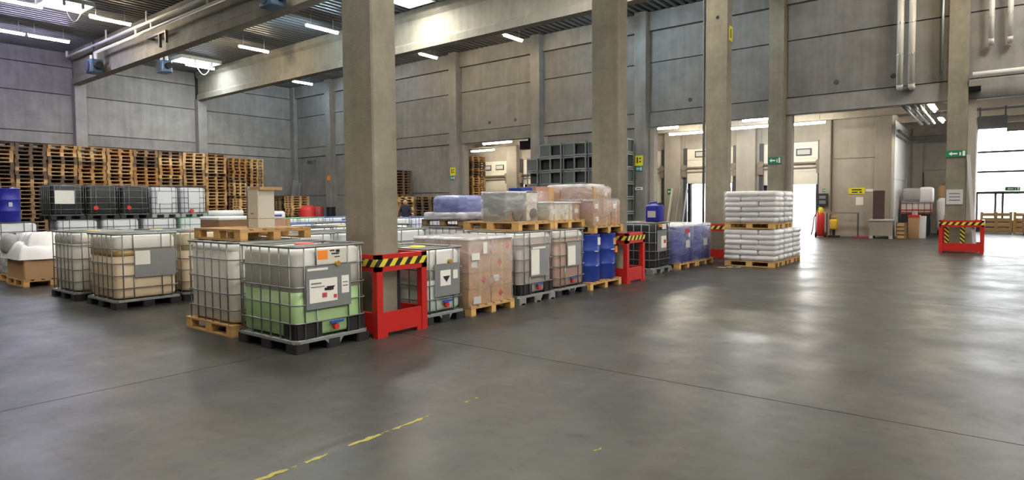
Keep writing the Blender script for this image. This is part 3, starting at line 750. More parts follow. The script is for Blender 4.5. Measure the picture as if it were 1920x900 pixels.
# ================================================================== IBC TANKS
def rrect(hx, hy, r, z, seg=4):
    pts = []
    for ci, (cx, cy) in enumerate(((hx-r, hy-r), (-hx+r, hy-r), (-hx+r, -hy+r), (hx-r, -hy+r))):
        for k in range(seg+1):
            t = PI/2*(ci+k/seg); pts.append((cx+r*math.cos(t), cy+r*math.sin(t), z))
    return pts
IB = {}
def ibc(label, loc, w=1.0, d=1.2, h=1.16, bottle='hdpe', fill=None, level=.6, cage='tube_steel', base='plastic', lid='red_cap',
        detail=False, plate=None, valve=True, rz=0, group='tank containers', labels=(), pan=False):
    """front (valve side) faces +x"""
    t = thing('tank_container', label, 'tank', loc, rz, group)
    hx, hy = d/2-.02, w/2-.02
    zb = .15
    # pallet
    if base == 'wood':
        pallet_part(t, L=d, Wd=w)
    else:
        bm = 'galv' if base == 'steel' else 'black_plastic'
        pl = part('pallet', MB().cbox(-d/2, d/2, -w/2, w/2, .105, .135, .06), 'galv' if (detail or base == 'steel') else bm, t)
        mb = MB()
        for fx in (-d/2+.1, 0, d/2-.1):
            for fy in (-w/2+.09, 0, w/2-.09):
                if detail: part('foot', MB().cbox(fx-.1, fx+.1, fy-.09, fy+.09, 0, .106, .02), bm, pl)
                else:
                    if ('foot', bm) not in IB: IB['foot', bm] = MB().cbox(-.1, .1, -.09, .09, 0, .106, .02).mesh('foot', bm)
                    link('foot', IB['foot', bm], pl, (fx, fy, 0))
        if base == 'steel':
            for fy in (-w/2+.09, 0, w/2-.09):
                if detail: part('runner', MB().box(-d/2, d/2, fy-.05, fy+.05, 0, .025), bm, pl)
                else: mb.box(-d/2, d/2, fy-.05, fy+.05, 0, .025)
        if mb.v:
            key = ('feet', w, d, base)
            if key not in IB: IB[key] = mb.mesh('feet', bm)
            link('feet', IB[key], pl)
        if detail and valve:
            part('valve_bracket', MB().prism([(-.2, .13), (.2, .13), (.12, .1), (.07, .03), (-.05, .03), (-.12, .1)], d/2-.03, d/2-.005, 'x'), 'galv', pl)
    # bottle: the part above the liquid and the filled part
    z0, z1 = zb+.005, h-.035
    bx, by = hx-.025, hy-.025
    zl = z0+(z1-z0)*level
    if fill:
        part('liquid_fill', MB().rbox(-bx, bx, -by, by, z0, zl, .11, 0, 4, .05), fill, t, True)
        bt = part('bottle', MB().rbox(-bx-.001, bx+.001, -by-.001, by+.001, zl, z1, .11, .07, 4, 0), bottle, t, True)
    else:
        bt = part('bottle', MB().rbox(-bx, bx, -by, by, z0, z1, .11, .07, 4, .05), bottle, t, True)
    lo = part('lid', MB().lathe([(.115, z1-.005), (.115, z1+.028), (.1, z1+.036)], 18, (0.05, 0)), lid, bt, True)
    # cage
    zr = [zb-.015, .32, .52, .71, .94, h-.012]
    if h < 1.1: zr = [zb-.015, .33, .52, .73, h-.012]
    ring = lambda z, r: MB().tube(rrect(hx, hy, .09, z), r, 6, True)
    nx = 6 if d > .9 else 4
    xs_ = [-hx+.1+(2*hx-.2)*k/(nx-1) for k in range(nx)]
    ys_ = [-.36*w, -.21*w, .21*w, .36*w]
    def vb(x, y, a=zr[0], b=zr[-1]): return MB().tube([(x, y, a), (x, y, b)], .009, 5)
    tm = MB()
    tm.tube(rrect(hx, hy, .09, zr[-1]), .016, 6, True)
    bars = [(x, s*hy, zr[0], zr[-1]) for x in xs_ for s in (-1, 1)]
    for y in ys_:
        bars.append((-hx, y, zr[0], zr[-1]))
        if plate and abs(y) < .3*w and y < 0:
            bars.append((hx, y, zr[0], plate[2]+.01)); bars.append((hx, y, plate[3]-.01, zr[-1]))
        else: bars.append((hx, y, zr[0], zr[-1]))
    if detail:
        cg = part('cage', tm, cage, t, True)
        for z in zr[:-1]: part('ring_bar', ring(z, .009), cage, cg, True)
        for b in bars: part('upright_bar', vb(*b), cage, cg, True)
        for x in (-.22, .3): part('cross_bar', MB().tube([(x, -hy, h-.012), (x, hy, h-.012)], .014, 6), cage, cg, True)
    else:
        key = (w, d, h, cage, bool(plate))
        if key not in IB:
            for z in zr[:-1]: tm.tube(rrect(hx, hy, .09, z), .009, 5, True)
            for b in bars: tm.tube([(b[0], b[1], b[2]), (b[0], b[1], b[3])], .009, 5)
            for x in (-.22, .3): tm.tube([(x, -hy, h-.012), (x, hy, h-.012)], .014, 5)
            IB[key] = tm.mesh('cage', cage, True)
        link('cage', IB[key], t)
    if plate:
        y0, y1, za, zc = plate
        pp = part('label_plate', B(hx+.006, hx+.014, y0, y1, za, zc), 'plate', t)
        for a0, a1, b0, b1, m_ in labels:
            part('paper_label' if m_ != 'ink' else 'print_mark', B(hx+.014+(.003 if m_ in ('ink', 'hazard_red', 'ink_grey') else 0), hx+.017+(.003 if m_ in ('ink', 'hazard_red', 'ink_grey') else 0), a0, a1, b0, b1), m_, pp)
    if valve and detail:
        v = part('valve', MB().cyl((.03, .23), .032, hx-.1, hx+.03, 12, 'x'), 'red_cap', t, True)
        part('handle', MB().box(hx-.0, hx+.035, -.05, .12, .278, .3), 'blue_handle', v)
        part('neck', MB().cyl((.03, .25), .05, hx-.1, hx-.03, 12, 'x'), 'hdpe', v)
    if pan:
        part('base_pan', B(hx-.03, hx-.012, -hy+.03, -.14, zb, .315), 'black', t); part('base_pan', B(hx-.03, hx-.012, .2, hy-.03, zb, .315), 'black', t)
        part('base_pan', B(hx-.25, hx-.03, -hy+.012, -hy+.03, zb, .315), 'black', t)
    return t

# --- front row along the aisle (front face at x = -5.88)
FX = -5.88-.6
G = ibc('tank container half full of light green liquid beside the nearest red guard', (FX, 4.24, 0), fill='liq_green', level=.52, detail=True, pan=True,
    plate=(-.35, .24, .46, .93), labels=((-.31, .05, .53, .79, 'paper'), (.11, .21, .6, .8, 'paper'), (-.12, .0, .655, .685, 'ink'), (-.29, -.16, .735, .75, 'ink_grey'), (-.29, -.12, .70, .71, 'ink_grey'),
    (.0, .04, .56, .60, 'hazard_red'), (-.15, -.09, .58, .63, 'hazard_red'), (-.33, -.07, .885, .91, 'paper'), (.125, .195, .72, .73, 'ink_grey'), (.125, .195, .68, .69, 'ink_grey')))
hxf = .58
part('orange_label', B(hxf-.002, hxf+.004, -.19, -.06, 1.0, 1.1), 'orange_label', G)
lp = part('paper_label', B(hxf-.003, hxf+.002, -.2, .18, .95, 1.11), 'carton_white', G)
for a, b, c_, d_ in ((-.03, .03, 1.085, 1.1), (-.01, .09, 1.05, 1.065), (.05, .1, 1.07, 1.1), (.03, .1, 1.015, 1.025)): part('print_mark', B(hxf+.002, hxf+.005, a, b, c_, d_), 'ink', lp)
part('hazard_symbol', MB().prism([(-.1, .7), (.02, .7), (-.04, .65)], hxf+.02, hxf+.023, 'x'), 'ink', G)
part('brass_cap', MB().cyl((.06, .945), .03, hxf-.02, hxf+.03, 12, 'x'), 'brass', G, True)
ibc('white tank container on a wooden pallet left of the green tank', (-7.88, 4.28, 0), fill='liq_milk', bottle='hdpe', level=.92, base='wood', detail=True, lid='black', valve=False)
I2 = ibc('small pale tank container right of the nearest red guard', (FX-.02, 6.06, 0), w=.8, d=1.2, h=1.02, fill='liq_teal', level=.52, detail=True, lid='yellow_cap',
    plate=(-.2, .28, .36, .8), labels=((-.1, .1, .5, .71, 'paper'), (.15, .24, .58, .7, 'paper')))
part('hazard_symbol', MB().prism([(-.05, .63), (.08, .63), (.015, .55)], hxf+.02, hxf+.023, 'x'), 'ink', I2)
part('brass_cap', MB().cyl((.1, .82), .03, hxf-.02, hxf+.02, 12, 'x'), 'brass', I2, True)
ibc('tank container with grey liquid and two pale labels beside the carton pallet', (FX-.02, 8.22, 0), fill='liq_grey', level=.93, base='steel', detail=True, lid='red_dark', valve=True, pan=True,
    plate=(-.2, .3, .42, .9), labels=((-.19, .03, .45, .86, 'paper'), (-.15, .2, .87, .9, 'paper')))
ibc('tank container with brownish liquid left of the blue drums', (FX-.02, 9.25, 0), fill='liq_brown', level=.86, detail=True, lid='red_dark',
    plate=(-.16, .28, .5, .92), labels=((-.14, .1, .52, .86, 'paper'),))
KB = ibc('black tank container just beyond the middle red guard', (-6.62, 13.27, 0), bottle='hdpe_black', base='steel', detail=True, lid='red_dark', valve=False, cage='tube_steel',
    plate=(-.3, .2, .5, .98), labels=((-.1, .17, .58, .85, 'paper'), (.03, .14, .68, .76, 'hazard_red')))
part('paper_label', B(.57, .576, .0, .2, 1.0, 1.12), 'paper', KB); part('orange_label', B(.572, .578, -.16, -.02, 1.05, 1.12), 'orange_label', KB)

# --- second block at the left (front x = -10.7): tan tank and neighbours
TX = -10.72-.6
tan = ibc('tan stained tank container with a grey plate in the left block', (TX, 4.22, 0), fill='liq_tan', bottle='hdpe', level=.70, detail=True, h=1.18, valve=False,
    plate=(-.2, .42, .48, .92), labels=((-.19, .03, .68, .9, 'paper'),), lid='black')
part('residue_band', MB().rbox(-.5585, .5585, -.4585, .4585, .15+.68*.99, .15+.79*.99, .112, 0, 4, 0), 'liq_amber', tan, True)
ibc('pale cream tank container right of the tan stained one', (TX-.1, 5.3, 0), fill='liq_tan', bottle='hdpe_cream', level=.7, detail=True, h=1.18, valve=False, lid='red_cap')
ibc('milky white tank container left of the tan stained one', (-12.95, 4.18, 0), fill='liq_milk', bottle='hdpe', level=.82, detail=True, h=1.18, valve=False, lid='yellow_cap')
def far_ibc(x, y, lb, **k):
    return ibc(lb, (x, y, k.pop('z', 0)), group='tank containers in the storage block', **k)
# row 3 behind the front rows
for k, (lb) in enumerate(('white tank container in the third row just right of the green tank top', 'white tank container in the third row hidden mostly by the nearest column', 'white tank container in the third row right of the nearest column')):
    far_ibc(-9.1, 5.75+1.04*k, lb, bottle='hdpe_cool', lid='black', base='plastic')
far_ibc(-9.15, 9.7, 'white tank container under the wrapped blue canisters', bottle='hdpe', h=1.14, cage='tube_steel')
for k in range(4):
    far_ibc(TX-.1, 6.36+1.05*k, ('first', 'second', 'third', 'fourth')[k]+' white tank container behind the cream one in the left block', bottle='hdpe_cool', cage='tube_dark' if k % 2 else 'tube_steel', lid=('black', 'red_cap', 'yellow_cap', 'black')[k])
for k in range(1):
    far_ibc(-12.95, 5.24+1.05*k, 'pale'+' white tank container behind the milky one in the left block', bottle='hdpe_cool', lid='yellow_cap', cage='tube_dark')
for k in range(3):
    far_ibc(-14.0, 8.7+1.03*k, ('first', 'second', 'third')[k]+' white tank container past the big brown cartons', bottle='hdpe_cool', cage=('tube_blue', 'tube_dark', 'tube_blue', 'tube_steel')[k], lid='black')
# base row carrying the black tanks, wide sides forward
for k in range(6):
    far_ibc(-24.0, 7.2+1.26*k, ('first', 'second', 'third', 'fourth', 'fifth', 'sixth')[k]+' white tank container from the left in the row under the black tanks', w=1.2, d=1.0, h=1.2, bottle='hdpe_cool', cage='tube_dark' if k in (0, 1, 2) else 'tube_green', lid='yellow_cap' if k == 0 else 'black')
for k, (bt, lb, ) in enumerate((('hdpe_black', 'leftmost black tank container with a big white sheet, second layer'), ('hdpe_black', 'middle black tank container with a red valve cap, second layer'), ('hdpe_black', 'right black tank container with a red valve cap, second layer'),
        ('hdpe_cool', 'white tank container with a blue sheet right of the black ones'), ('hdpe_cool', 'last white tank container of the raised row, with a red cap'))):
    o = far_ibc(-24.28, 6.98+1.0*k, lb, z=1.207, bottle=bt, h=1.12, w=.98, base='plastic' if k < 3 else 'steel', cage='tube_steel' if k < 3 else 'tube_dark', valve=False, lid='black')
    if k in (0, 3, 4):
        y0, y1 = (-.36, .18) if k == 0 else ((-.3, .2) if k == 3 else (-.2, .2))
        part('paper_sheet', B(.584, .59, y0, y1, .5, .93), 'paper' if k == 0 else 'hdpe_cool', o)
    if k in (1, 2, 4): part('valve_cap', MB().cyl((-.22 if k != 4 else -.1, .36 if k != 4 else .22), .07, .55, .62, 12, 'x'), 'red_cap', o, True)
far_ibc(-21.5, 4.9, 'white tank container carrying the blue drum at the left edge', w=1.2, d=1.0, h=1.2, bottle='hdpe_cool', cage='tube_dark')
# deep rows seen as strips beside the nearest column
for k in range(5):
    far_ibc(-20.2, 12.3+1.04*k, ('first', 'second', 'third', 'fourth', 'fifth')[k]+' tank container from the left in the deep row with coloured cages', bottle='hdpe_cool', cage=('tube_green', 'tube_green', 'tube_blue', 'tube_steel', 'tube_blue')[k], lid='black')
for k in range(4):
    far_ibc(-16.3, 13.0+1.04*k, ('first', 'second', 'third', 'fourth')[k]+' white tank container in the row before the deep coloured cages', bottle='hdpe_cool', cage=('tube_blue', 'tube_steel', 'tube_blue', 'tube_steel')[k], lid='black')
for k in range(2):
    far_ibc(-13.5, 13.9+1.04*k, ('left', 'right')[k]+' white tank container seen right of the nearest column behind a blue rail', bottle='hdpe_cool', cage='tube_blue')

# ================================================================== RED COLUMN GUARDS
def guard(loc, label, w=.82, d=1.0, h=1.0, rz=0):
    t = thing('column_guard', label, 'guard', loc, rz, 'red column guards')
    p = .09
    for sx in (-1, 1):
        for sy in (-1, 1):
            part('post', B(sx*(d/2-p/2)-p/2, sx*(d/2-p/2)+p/2, sy*(w/2-p/2)-p/2, sy*(w/2-p/2)+p/2, 0, h), 'guard_red', t)
    for sx in (-1, 1):
        x = sx*(d/2-.03)
        part('lower_panel', MB().prism([(-w/2+.02, 0), (-w/2+.17, 0), (-w/2+.17, .05), (w/2-.17, .05), (w/2-.17, 0), (w/2-.02, 0), (w/2-.02, .3), (-w/2+.02, .3)], x-.02*1, x+.02, 'x'), 'guard_red', t)
        rl = part('top_rail', B(x-.03, x+.03, -w/2, w/2, h-.2, h+.005), 'guard_red', t)
        part('hazard_stripes', B(x+sx*.03, x+sx*.034, -w/2, w/2, h-.14, h-.05), 'stripes', rl)
    for sy in (-1, 1):
        y = sy*(w/2-.03)
        part('lower_panel', B(-d/2+.08, d/2-.08, y-.02, y+.02, .05, .3), 'guard_red', t)
        rl = part('top_rail', B(-d/2, d/2, y-.029, y+.029, h-.199, h+.004), 'guard_red', t)
        part('hazard_stripes', B(-d/2, d/2, y+sy*.03, y+sy*.034, h-.14, h-.05), 'stripes', rl)
    return t
guard((-6.3, 5.2, 0), 'nearest red column guard with yellow and black stripes by the green tank')
guard((-6.26, 11.41, 0), 'middle red column guard right of the blue drums', w=.78)
guard((-6.26, 17.52, 0), 'red column guard mostly hidden behind the white sack pallets', w=.8)
guard((-.91, 23.9, 0), 'far right red column guard standing alone on the open floor', w=1.0, d=1.12)

# ================================================================== LOADS OF THE FRONT ROW
def load(name, label, cat, loc, L=1.2, Wd=.8, rz=0, group='loaded pallets', prz=0, m='wood', mk='wood_block'):
    t = thing(name, label, cat, loc, rz, group)
    pallet_part(t, (0, 0, 0), prz, L, Wd, m, mk)
    return t
def cartons(t, x0, x1, y0, y1, z0, nx, ny, nz, h, mats, rnd_, diamonds=True, gap=.006, missing=()):
    dx, dy = (x1-x0)/nx, (y1-y0)/ny
    for k in range(nz):
        for i in range(nx):
            for j in range(ny):
                if (i, j, k) in missing: continue
                o = rnd_.uniform(-.008, .008)
                cx, cy, cz = x0+dx*(i+.5)+o, y0+dy*(j+.5)+rnd_.uniform(-.006, .006), z0+h*k
                mk_ = rnd_.choice(mats)
                key = ('c', round(dx, 3), round(dy, 3), h, mk_)
                if key not in PM: PM[key] = MB().cbox(-dx/2+gap, dx/2-gap, -dy/2+gap, dy/2-gap, 0, h-.004, .006).mesh('carton', mk_)
                c_ = link('carton', PM[key], t, (cx, cy, cz))
                if i == nx-1:
                    if ('tape', dy) not in PM: PM['tape', dy] = B(0, .002, -.025, .025, 0, h-.006).mesh('tape', 'tape')
                    link('tape_strip', PM['tape', dy], c_, (dx/2-gap, 0, 0))
                    if diamonds and rnd_.random() < .62:
                        if 'dia' not in PM: PM['dia'] = MB().prism([(0, -.055), (.055, 0), (0, .055), (-.055, 0)], 0, .003, 'x').mesh('hazard_label', 'hazard_red')
                        link('hazard_label', PM['dia'], c_, (dx/2-gap+.001, rnd_.uniform(-.06, .14), h*.5))
                    elif rnd_.random() < .5:
                        if 'pl' not in PM: PM['pl'] = B(0, .003, -.06, .06, -.045, .045).mesh('paper_label', 'paper')
                        link('paper_label', PM['pl'], c_, (dx/2-gap+.001, -dy/2+.12, h*.5))
rc = random.Random(11)
t = load('carton_pallet', 'wrapped pallet of pink brown cartons with red diamond labels right of the small tank', 'pallet load', (FX, 7.05, 0), 1.2, 1.0)
cartons(t, -.58, .56, -.5, .5, .146, 3, 2, 4, .235, ['carton_pink', 'carton_pink', 'carton'], rc)
part('film_wrap', MB().rbox(-.595, .585, -.515, .515, .12, 1.10, .05, .03, 4, .0), 'film', t, True)
part('top_sheet', MB().rbox(-.6, .59, -.52, .52, 1.085, 1.125, .05, .03, 4, .0), 'film_thick', t, True)
part('paper_label', B(.588, .592, -.47, -.3, .8, .9), 'paper', t); part('paper_label', B(.588, .592, -.22, -.13, .88, 1.05), 'paper', t)
part('paper_label', B(.588, .592, -.44, -.28, .17, .27), 'paper_grey', t)

def drum_mesh(m, r=.29, h=.88):
    pf = [(r*.96, 0), (r, .02), (r, h*.31), (r*1.035, h*.33), (r, h*.35), (r, h*.64), (r*1.035, h*.66), (r, h*.68), (r, h-.02), (r*1.02, h-.01), (r*.97, h), (r*.95, h-.015), (0.01, h-.015)]
    return MB().lathe(pf, 24).mesh('drum', m, True)
DM = drum_mesh('drum_blue'); DM2 = drum_mesh('drum_deep', .28, .86)
def drum(loc, label, me=DM, grp='blue drums on the pallet', extra=None):
    t = thing('steel_drum', label, 'drum', loc, 0, grp); link('body', me, t)
    part('bung', MB().cyl((.17, 0), .03, .86, .885, 10), 'white', t)
    return t
tp = thing('drum_pallet', 'wooden pallet under the two blue drums', 'pallet', (FX+.02, 10.38, 0)); pallet_part(tp, Wd=1.18)
d1 = drum((FX+.31, 10.08, .146), 'left blue steel drum on the pallet by the middle guard')
d2 = drum((FX+.31, 10.69, .146), 'right blue steel drum on the pallet with orange labels')
drum((FX-.31, 10.08, .146), 'rear left blue drum hidden behind the left front one'); drum((FX-.31, 10.70, .146), 'rear right blue drum hidden behind the right front one')
part('paper_label', B(.27, .298, .0, .09, .68, .82), 'paper', d1); part('paper_label', B(.275, .3, -.02, .08, .66, .78), 'carton_pink', d2)
part('orange_label', B(.27, .302, .06, .13, .5, .62), 'orange_label', d2)
for dd in (d1, d2):
    part('print_mark', B(.28, .301, -.1, .02, .56, .575), 'white', dd); part('print_mark', B(.28, .301, -.06, .0, .29, .3), 'white', dd)

# blue wrapped drums further along the row
for k, (y, lb) in enumerate(((14.68, 'left pallet of film wrapped blue drums beyond the black tank'), (15.83, 'right pallet of film wrapped blue drums beyond the black tank'))):
    t = load('drum_load', lb, 'pallet load', (-6.6, y, 0), 1.2, 1.1)
    for sx in (-.29, .29):
        for sy in (-.28, .28): link('drum', DM2, t, (sx, sy, .146))
    part('film_wrap', MB().rbox(-.6, .595, -.565, .565, .13, 1.05, .22, .06, 5, 0), 'film_blue', t, True)
    part('top_film', MB().rbox(-.59, .585, -.555, .555, 1.01, 1.075, .2, .05, 5, 0), 'film_thick', t, True)
    part('paper_label', B(.594, .598, -.15, .1, .5, .68), 'paper_grey', t)
    if k == 0: part('hazard_label', B(.594, .598, -.2, .05, .85, .97), 'hazard_red', t); part('paper_label', B(.594, .598, .02, .1, .76, .86), 'paper', t)
# jerrycan on the black tank
t = thing('jerrycan', 'blue plastic jerrycan with a grey label on top of the black tank', 'jerrycan', (-6.38, 13.58, 1.163))
part('body', MB().rbox(-.19, .19, -.14, .14, .0, .4, .06, .05, 4, .02), 'drum_deep', t, True)
part('handle', MB().tube([(-.12, 0, .39), (-.1, 0, .45), (.05, 0, .45), (.08, 0, .39)], .022, 8), 'drum_deep', t, True)
part('cap', MB().cyl((.13, 0), .035, .395, .44, 12), 'black', t); part('paper_label', B(-.11, .09, -.146, -.141, .1, .25), 'paper_grey', t)

# ---- loads standing on the second layer
Z2 = 1.163
t = load('machine_load', 'grey film wrapped machine on a wooden pallet above the grey tank', 'pallet load', (-6.66, 8.4, Z2), 1.2, 1.0)
part('casing', MB().cbox(-.25, .26, -.40, .36, .15, .62, .02), 'steel_grey', t)
part('front_panel', B(.265, .3, .12, .42, .15, .66), 'carton_white', t); part('wheel_arch', MB().cyl((-.12, .28), .14, .262, .31, 18, 'x'), 'inside_dark', t)
part('wheel_arch', MB().cyl((.3, .26), .1, .301, .32, 18, 'x'), 'inside_dark', t)
part('cardboard', MB().prism([(-.42, .15), (-.12, .15), (-.1, .36), (-.2, .36)], .262, .275, 'x'), 'carton_dark', t)
part('lid', B(-.26, .3, -.42, .44, .625, .65), 'white', t)
part('film_wrap', MB().rbox(-.29, .33, -.44, .46, .13, .64, .08, .04, 4, 0), 'film_white', t, True)
t = load('carton_pallet', 'white film wrapped low cartons on a wooden pallet above the brown tank', 'pallet load', (-6.68, 9.45, Z2), 1.2, 1.0)
cartons(t, -.58, .5, -.48, .5, .146, 3, 4, 1, .3, ['carton_red', 'carton_white', 'carton', 'carton_white'], rc, False)
part('film_wrap', MB().rbox(-.6, .52, -.5, .52, .14, .455, .07, .04, 4, 0), 'film_white', t, True)
part('top_sheet', MB().rbox(-.6, .53, -.5, .53, .445, .475, .06, .025, 4, 0), 'film_thick', t, True)
t = thing('carton_box', 'blue and white carton on the low wrapped cartons', 'box', (-6.98, 9.12, Z2+.476)); part('box', B(-.15, .15, -.12, .2, 0, .12), 'carton_white', t); part('print_panel', B(.15, .153, -.1, .18, .03, .1), 'carton_red', t)
part('top_box', B(-.15, .15, -.12, .2, .12, .25), 'drum_blue', t)
t = thing('carton_box', 'long reddish carton wrapped in film on the low cartons', 'box', (-6.95, 9.62, Z2+.476)); part('box', B(-.2, .2, -.28, .22, 0, .28), 'carton_red', t); part('end_flap', B(-.2, .205, .12, .3, 0, .27), 'carton', t); part('film_wrap', MB().rbox(-.22, .22, -.3, .12, 0, .2, .04, .02), 'film_white', t, True)
t = load('carton_pallet', 'tall film wrapped carton stack on a pallet above the blue drums', 'pallet load', (FX+.0, 10.53, 1.04), 1.2, 1.1)
cartons(t, -.56, .56, -.52, .5, .146, 3, 3, 3, .24, ['carton_pink', 'carton', 'carton_red'], rc, False, missing=((2, 2, 2),))
part('film_wrap', MB().rbox(-.585, .585, -.54, .52, .13, .66, .1, .05, 5, 0), 'film_white', t, True)
part('top_film', MB().rbox(-.575, .575, -.53, .2, .6, .9, .1, .08, 5, 0), 'film_white', t, True)
part('top_sheet', MB().rbox(-.57, .5, -.5, .12, .875, .93, .14, .05, 5, 0), 'film_thick', t, True)
t = load('canister_load', 'film wrapped blue canisters on a grey pallet in the third row', 'pallet load', (-9.1, 9.85, 1.145), 1.2, 1.2, m='wood_d', mk='wood_b')
for k in range(2):
    part('canister', MB().rbox(-.3, .5, -.55+.38*k, -.2+.38*k, .2, .62, .1, .08, 4, .03), 'blue_load', t, True)
part('film_wrap', MB().rbox(-.34, .54, -.58, .18, .2, .645, .12, .1, 5, .0), 'film_blue', t, True)
part('film_skirt', MB().rbox(-.58, .58, -.6, .18, .146, .3, .08, .05, 4, 0), 'film_thick', t, True)
o = part('round_canister', MB().lathe([(.17, 0), (.2, .03), (.2, .4), (.16, .46), (.02, .46)], 20), 'drum_deep', None, True, (-8.8, 10.24, 1.291)); tag(o, 'round dark blue canister at the right end of the wrapped canisters', 'canister')

# ---- white sack pallets in front of the third column
def sacks(t, z0, n, rs):
    for k in range(n):
        fl_ = k % 2
        for (x0, x1, y0, y1) in (((-.62, -.22, -.4, .4), (-.21, .61, -.4, .0), (-.21, .61, .0, .4)) if not fl_ else ((.22, .62, -.4, .4), (-.61, .21, -.4, .0), (-.61, .21, .0, .4))):
            key = ('s', round(x1-x0, 2), round(y1-y0, 2))
            if key not in PM:
                a, b = (x1-x0)/2, (y1-y0)/2
                PM[key] = MB().rbox(-a, a, -b, b, 0, .142, .05, .05, 3, .05, puff=.008).mesh('sack', 'sack', True)
            link('sack', PM[key], t, ((x0+x1)/2+rs.uniform(-.012, .012), (y0+y1)/2+rs.uniform(-.01, .01), z0+.128*k), rs.uniform(-.015, .015))
rs = random.Random(4)
for k, (y, z, lb) in enumerate(((16.13, 0, 'lower front pallet of white sacks'), (16.98, 0, 'lower middle pallet of white sacks'), (17.84, 0, 'lower rear pallet of white sacks'),
        (16.12, .945, 'upper front pallet of white sacks'), (16.97, .945, 'upper rear pallet of white sacks'))):
    t = load('sack_pallet', 'film wrapped '+lb+' before the third column', 'pallet load', (-4.87, y, z), 1.2, .8, group='white sack pallets')
    sacks(t, .146, 6, rs)
    part('film_wrap', MB().rbox(-.645, .635, -.412, .412, .13, .94, .06, .04, 4, 0), 'film_sack', t, True)

# ---- pallet and white carton on the white tank
tp = thing('wooden_pallet', 'wooden pallet lying on top of the white tank', 'pallet', (-7.95, 4.45, 1.165), 0, None); pallet_part(tp, rz=.0, L=1.2, Wd=1.0)
t = thing('tall_carton', 'tall cream carton with a brown board on top, standing on the raised pallet', 'box', (-7.72, 4.5, 1.31))
part('body', MB().cbox(-.2, .06, -.13, .11, 0, .5, .01), 'carton_white', t); part('seam', B(.06, .063, -.12, .1, .12, .126), 'ink_grey', t); part('seam', B(-.19, .05, -.133, -.13, .12, .126), 'ink_grey', t)
part('print_mark', B(-.12, -.05, -.134, -.13, .18, .195), 'ink_grey', t); part('lid_board', B(-.16, .1, -.12, .2, .5, .54), 'carton', t); part('rim', B(-.23, -.2, -.13, .11, 0, .55), 'galv', t)
t = thing('big_carton', 'large brown pallet carton with a white lid, left of the cream carton', 'box', (-13.0, 6.72, 0)); pallet_part(t, L=.8, Wd=.8)
part('body', MB().cbox(-.4, .4, -.4, .4, .146, 1.32, .02), 'carton_dark', t); part('lid', MB().rbox(-.42, .42, -.41, .41, 1.3, 1.38, .04, .03), 'cover_white', t, True)
t = thing('big_carton', 'large brown pallet carton right of the cream carton', 'box', (-13.0, 7.55, 0)); pallet_part(t, L=.8, Wd=.8)
part('body', MB().cbox(-.4, .4, -.4, .4, .146, 1.3, .02), 'carton_pink', t); part('edge_strip', B(.4, .41, .3, .4, .146, 1.3), 'carton', t)
t = thing('printed_sack', 'white printed sack with a red mark lying on the large carton', 'sack', (-12.95, 7.62, 1.3)); part('body', MB().rbox(-.3, .3, -.25, .27, 0, .18, .06, .06, 3, .06), 'hdpe_cool', t, True); part('print_mark', B(.298, .304, -.2, -.12, .06, .14), 'red_cap', t); part('print_mark', B(.298, .304, -.06, .16, .06, .1), 'blue_handle', t)

# ---- cardboard bin with white cover at the left edge
t = thing('cardboard_bin', 'brown cardboard bin heaped with white plastic sheets at the left edge', 'box', (-15.9, 4.2, 0)); pallet_part(t, L=1.2, Wd=1.0)
part('body', MB().cbox(-.58, .58, -.48, .48, .146, .66, .02), 'carton', t)
from mathutils import noise as mnoise
def crumple(x0, x1, y0, y1, zb_, zt, amp, seed, n=34, edge=.16):
    mb = MB(); vs = []
    for i in range(n+1):
        for j in range(n+1):
            u, v = i/n, j/n
            e = min(u, 1-u, v, 1-v)/edge
            k_ = 1 if e >= 1 else math.sin(PI/2*max(e, 0))**.7
            p = Vector((x0+(x1-x0)*u, y0+(y1-y0)*v, seed))
            rg = 1-abs(mnoise.noise(p*2.6))*2.2
            r_ = rg*amp+mnoise.noise(p*6)*amp*.35
            q_ = mnoise.noise(p*3+Vector((5, 1, 2)))*.05
            vs.append((p.x+q_, p.y+q_*.6, zb_+(zt-zb_)*k_+r_*k_))
    mb.add(vs, [(i*(n+1)+j, (i+1)*(n+1)+j, (i+1)*(n+1)+j+1, i*(n+1)+j+1) for i in range(n) for j in range(n)])
    return mb
part('plastic_cover', crumple(-.66, .64, -.56, .56, .55, .80, .10, 1.3), 'cover_white', t, True)
part('plastic_sheet', crumple(-.5, .55, -.4, .52, .74, .96, .12, 7.7), 'cover_white', t, True)
part('rolled_sheet', MB().rbox(-.75, -.2, -.58, -.2, .62, 1.06, .16, .16, 5, .1), 'sack_grey', t, True)
t = thing('wrapped_pallet', 'grey film wrapped pallet at the very left edge', 'pallet load', (-17.4, 4.3, 0)); pallet_part(t, L=1.2, Wd=1.0)
part('load', MB().rbox(-.58, .58, -.48, .48, .146, .62, .08, .06), 'sack_grey', t, True); part('film_wrap', MB().rbox(-.6, .6, -.5, .5, .14, .65, .08, .06), 'film_thick', t, True)
# blue drum on its tank at the left edge
t = thing('plastic_drum', 'blue plastic drum with a pale label at the left edge', 'drum', (-21.35, 4.86, 1.205)); link('body', drum_mesh('drum_deep', .3, .92), t); part('label', B(.28, .302, -.02, .06, .42, .54), 'paper_grey', t); part('bung', MB().cyl((.1, .1), .04, .9, .94), 'white', t)
# rolled white sheets behind the raised white tanks
t = thing('white_roll', 'white and pink rolled sheet below the raised white tanks', 'roll', (-22.9, 10.9, 1.0)); part('roll', MB().cyl((0, .12), .12, -.7, .7, 14, 'y'), 'cover_white', t, True)
t.location = (-23.9, 12.25, 1.2); t.rotation_euler = (0, 0, 0)

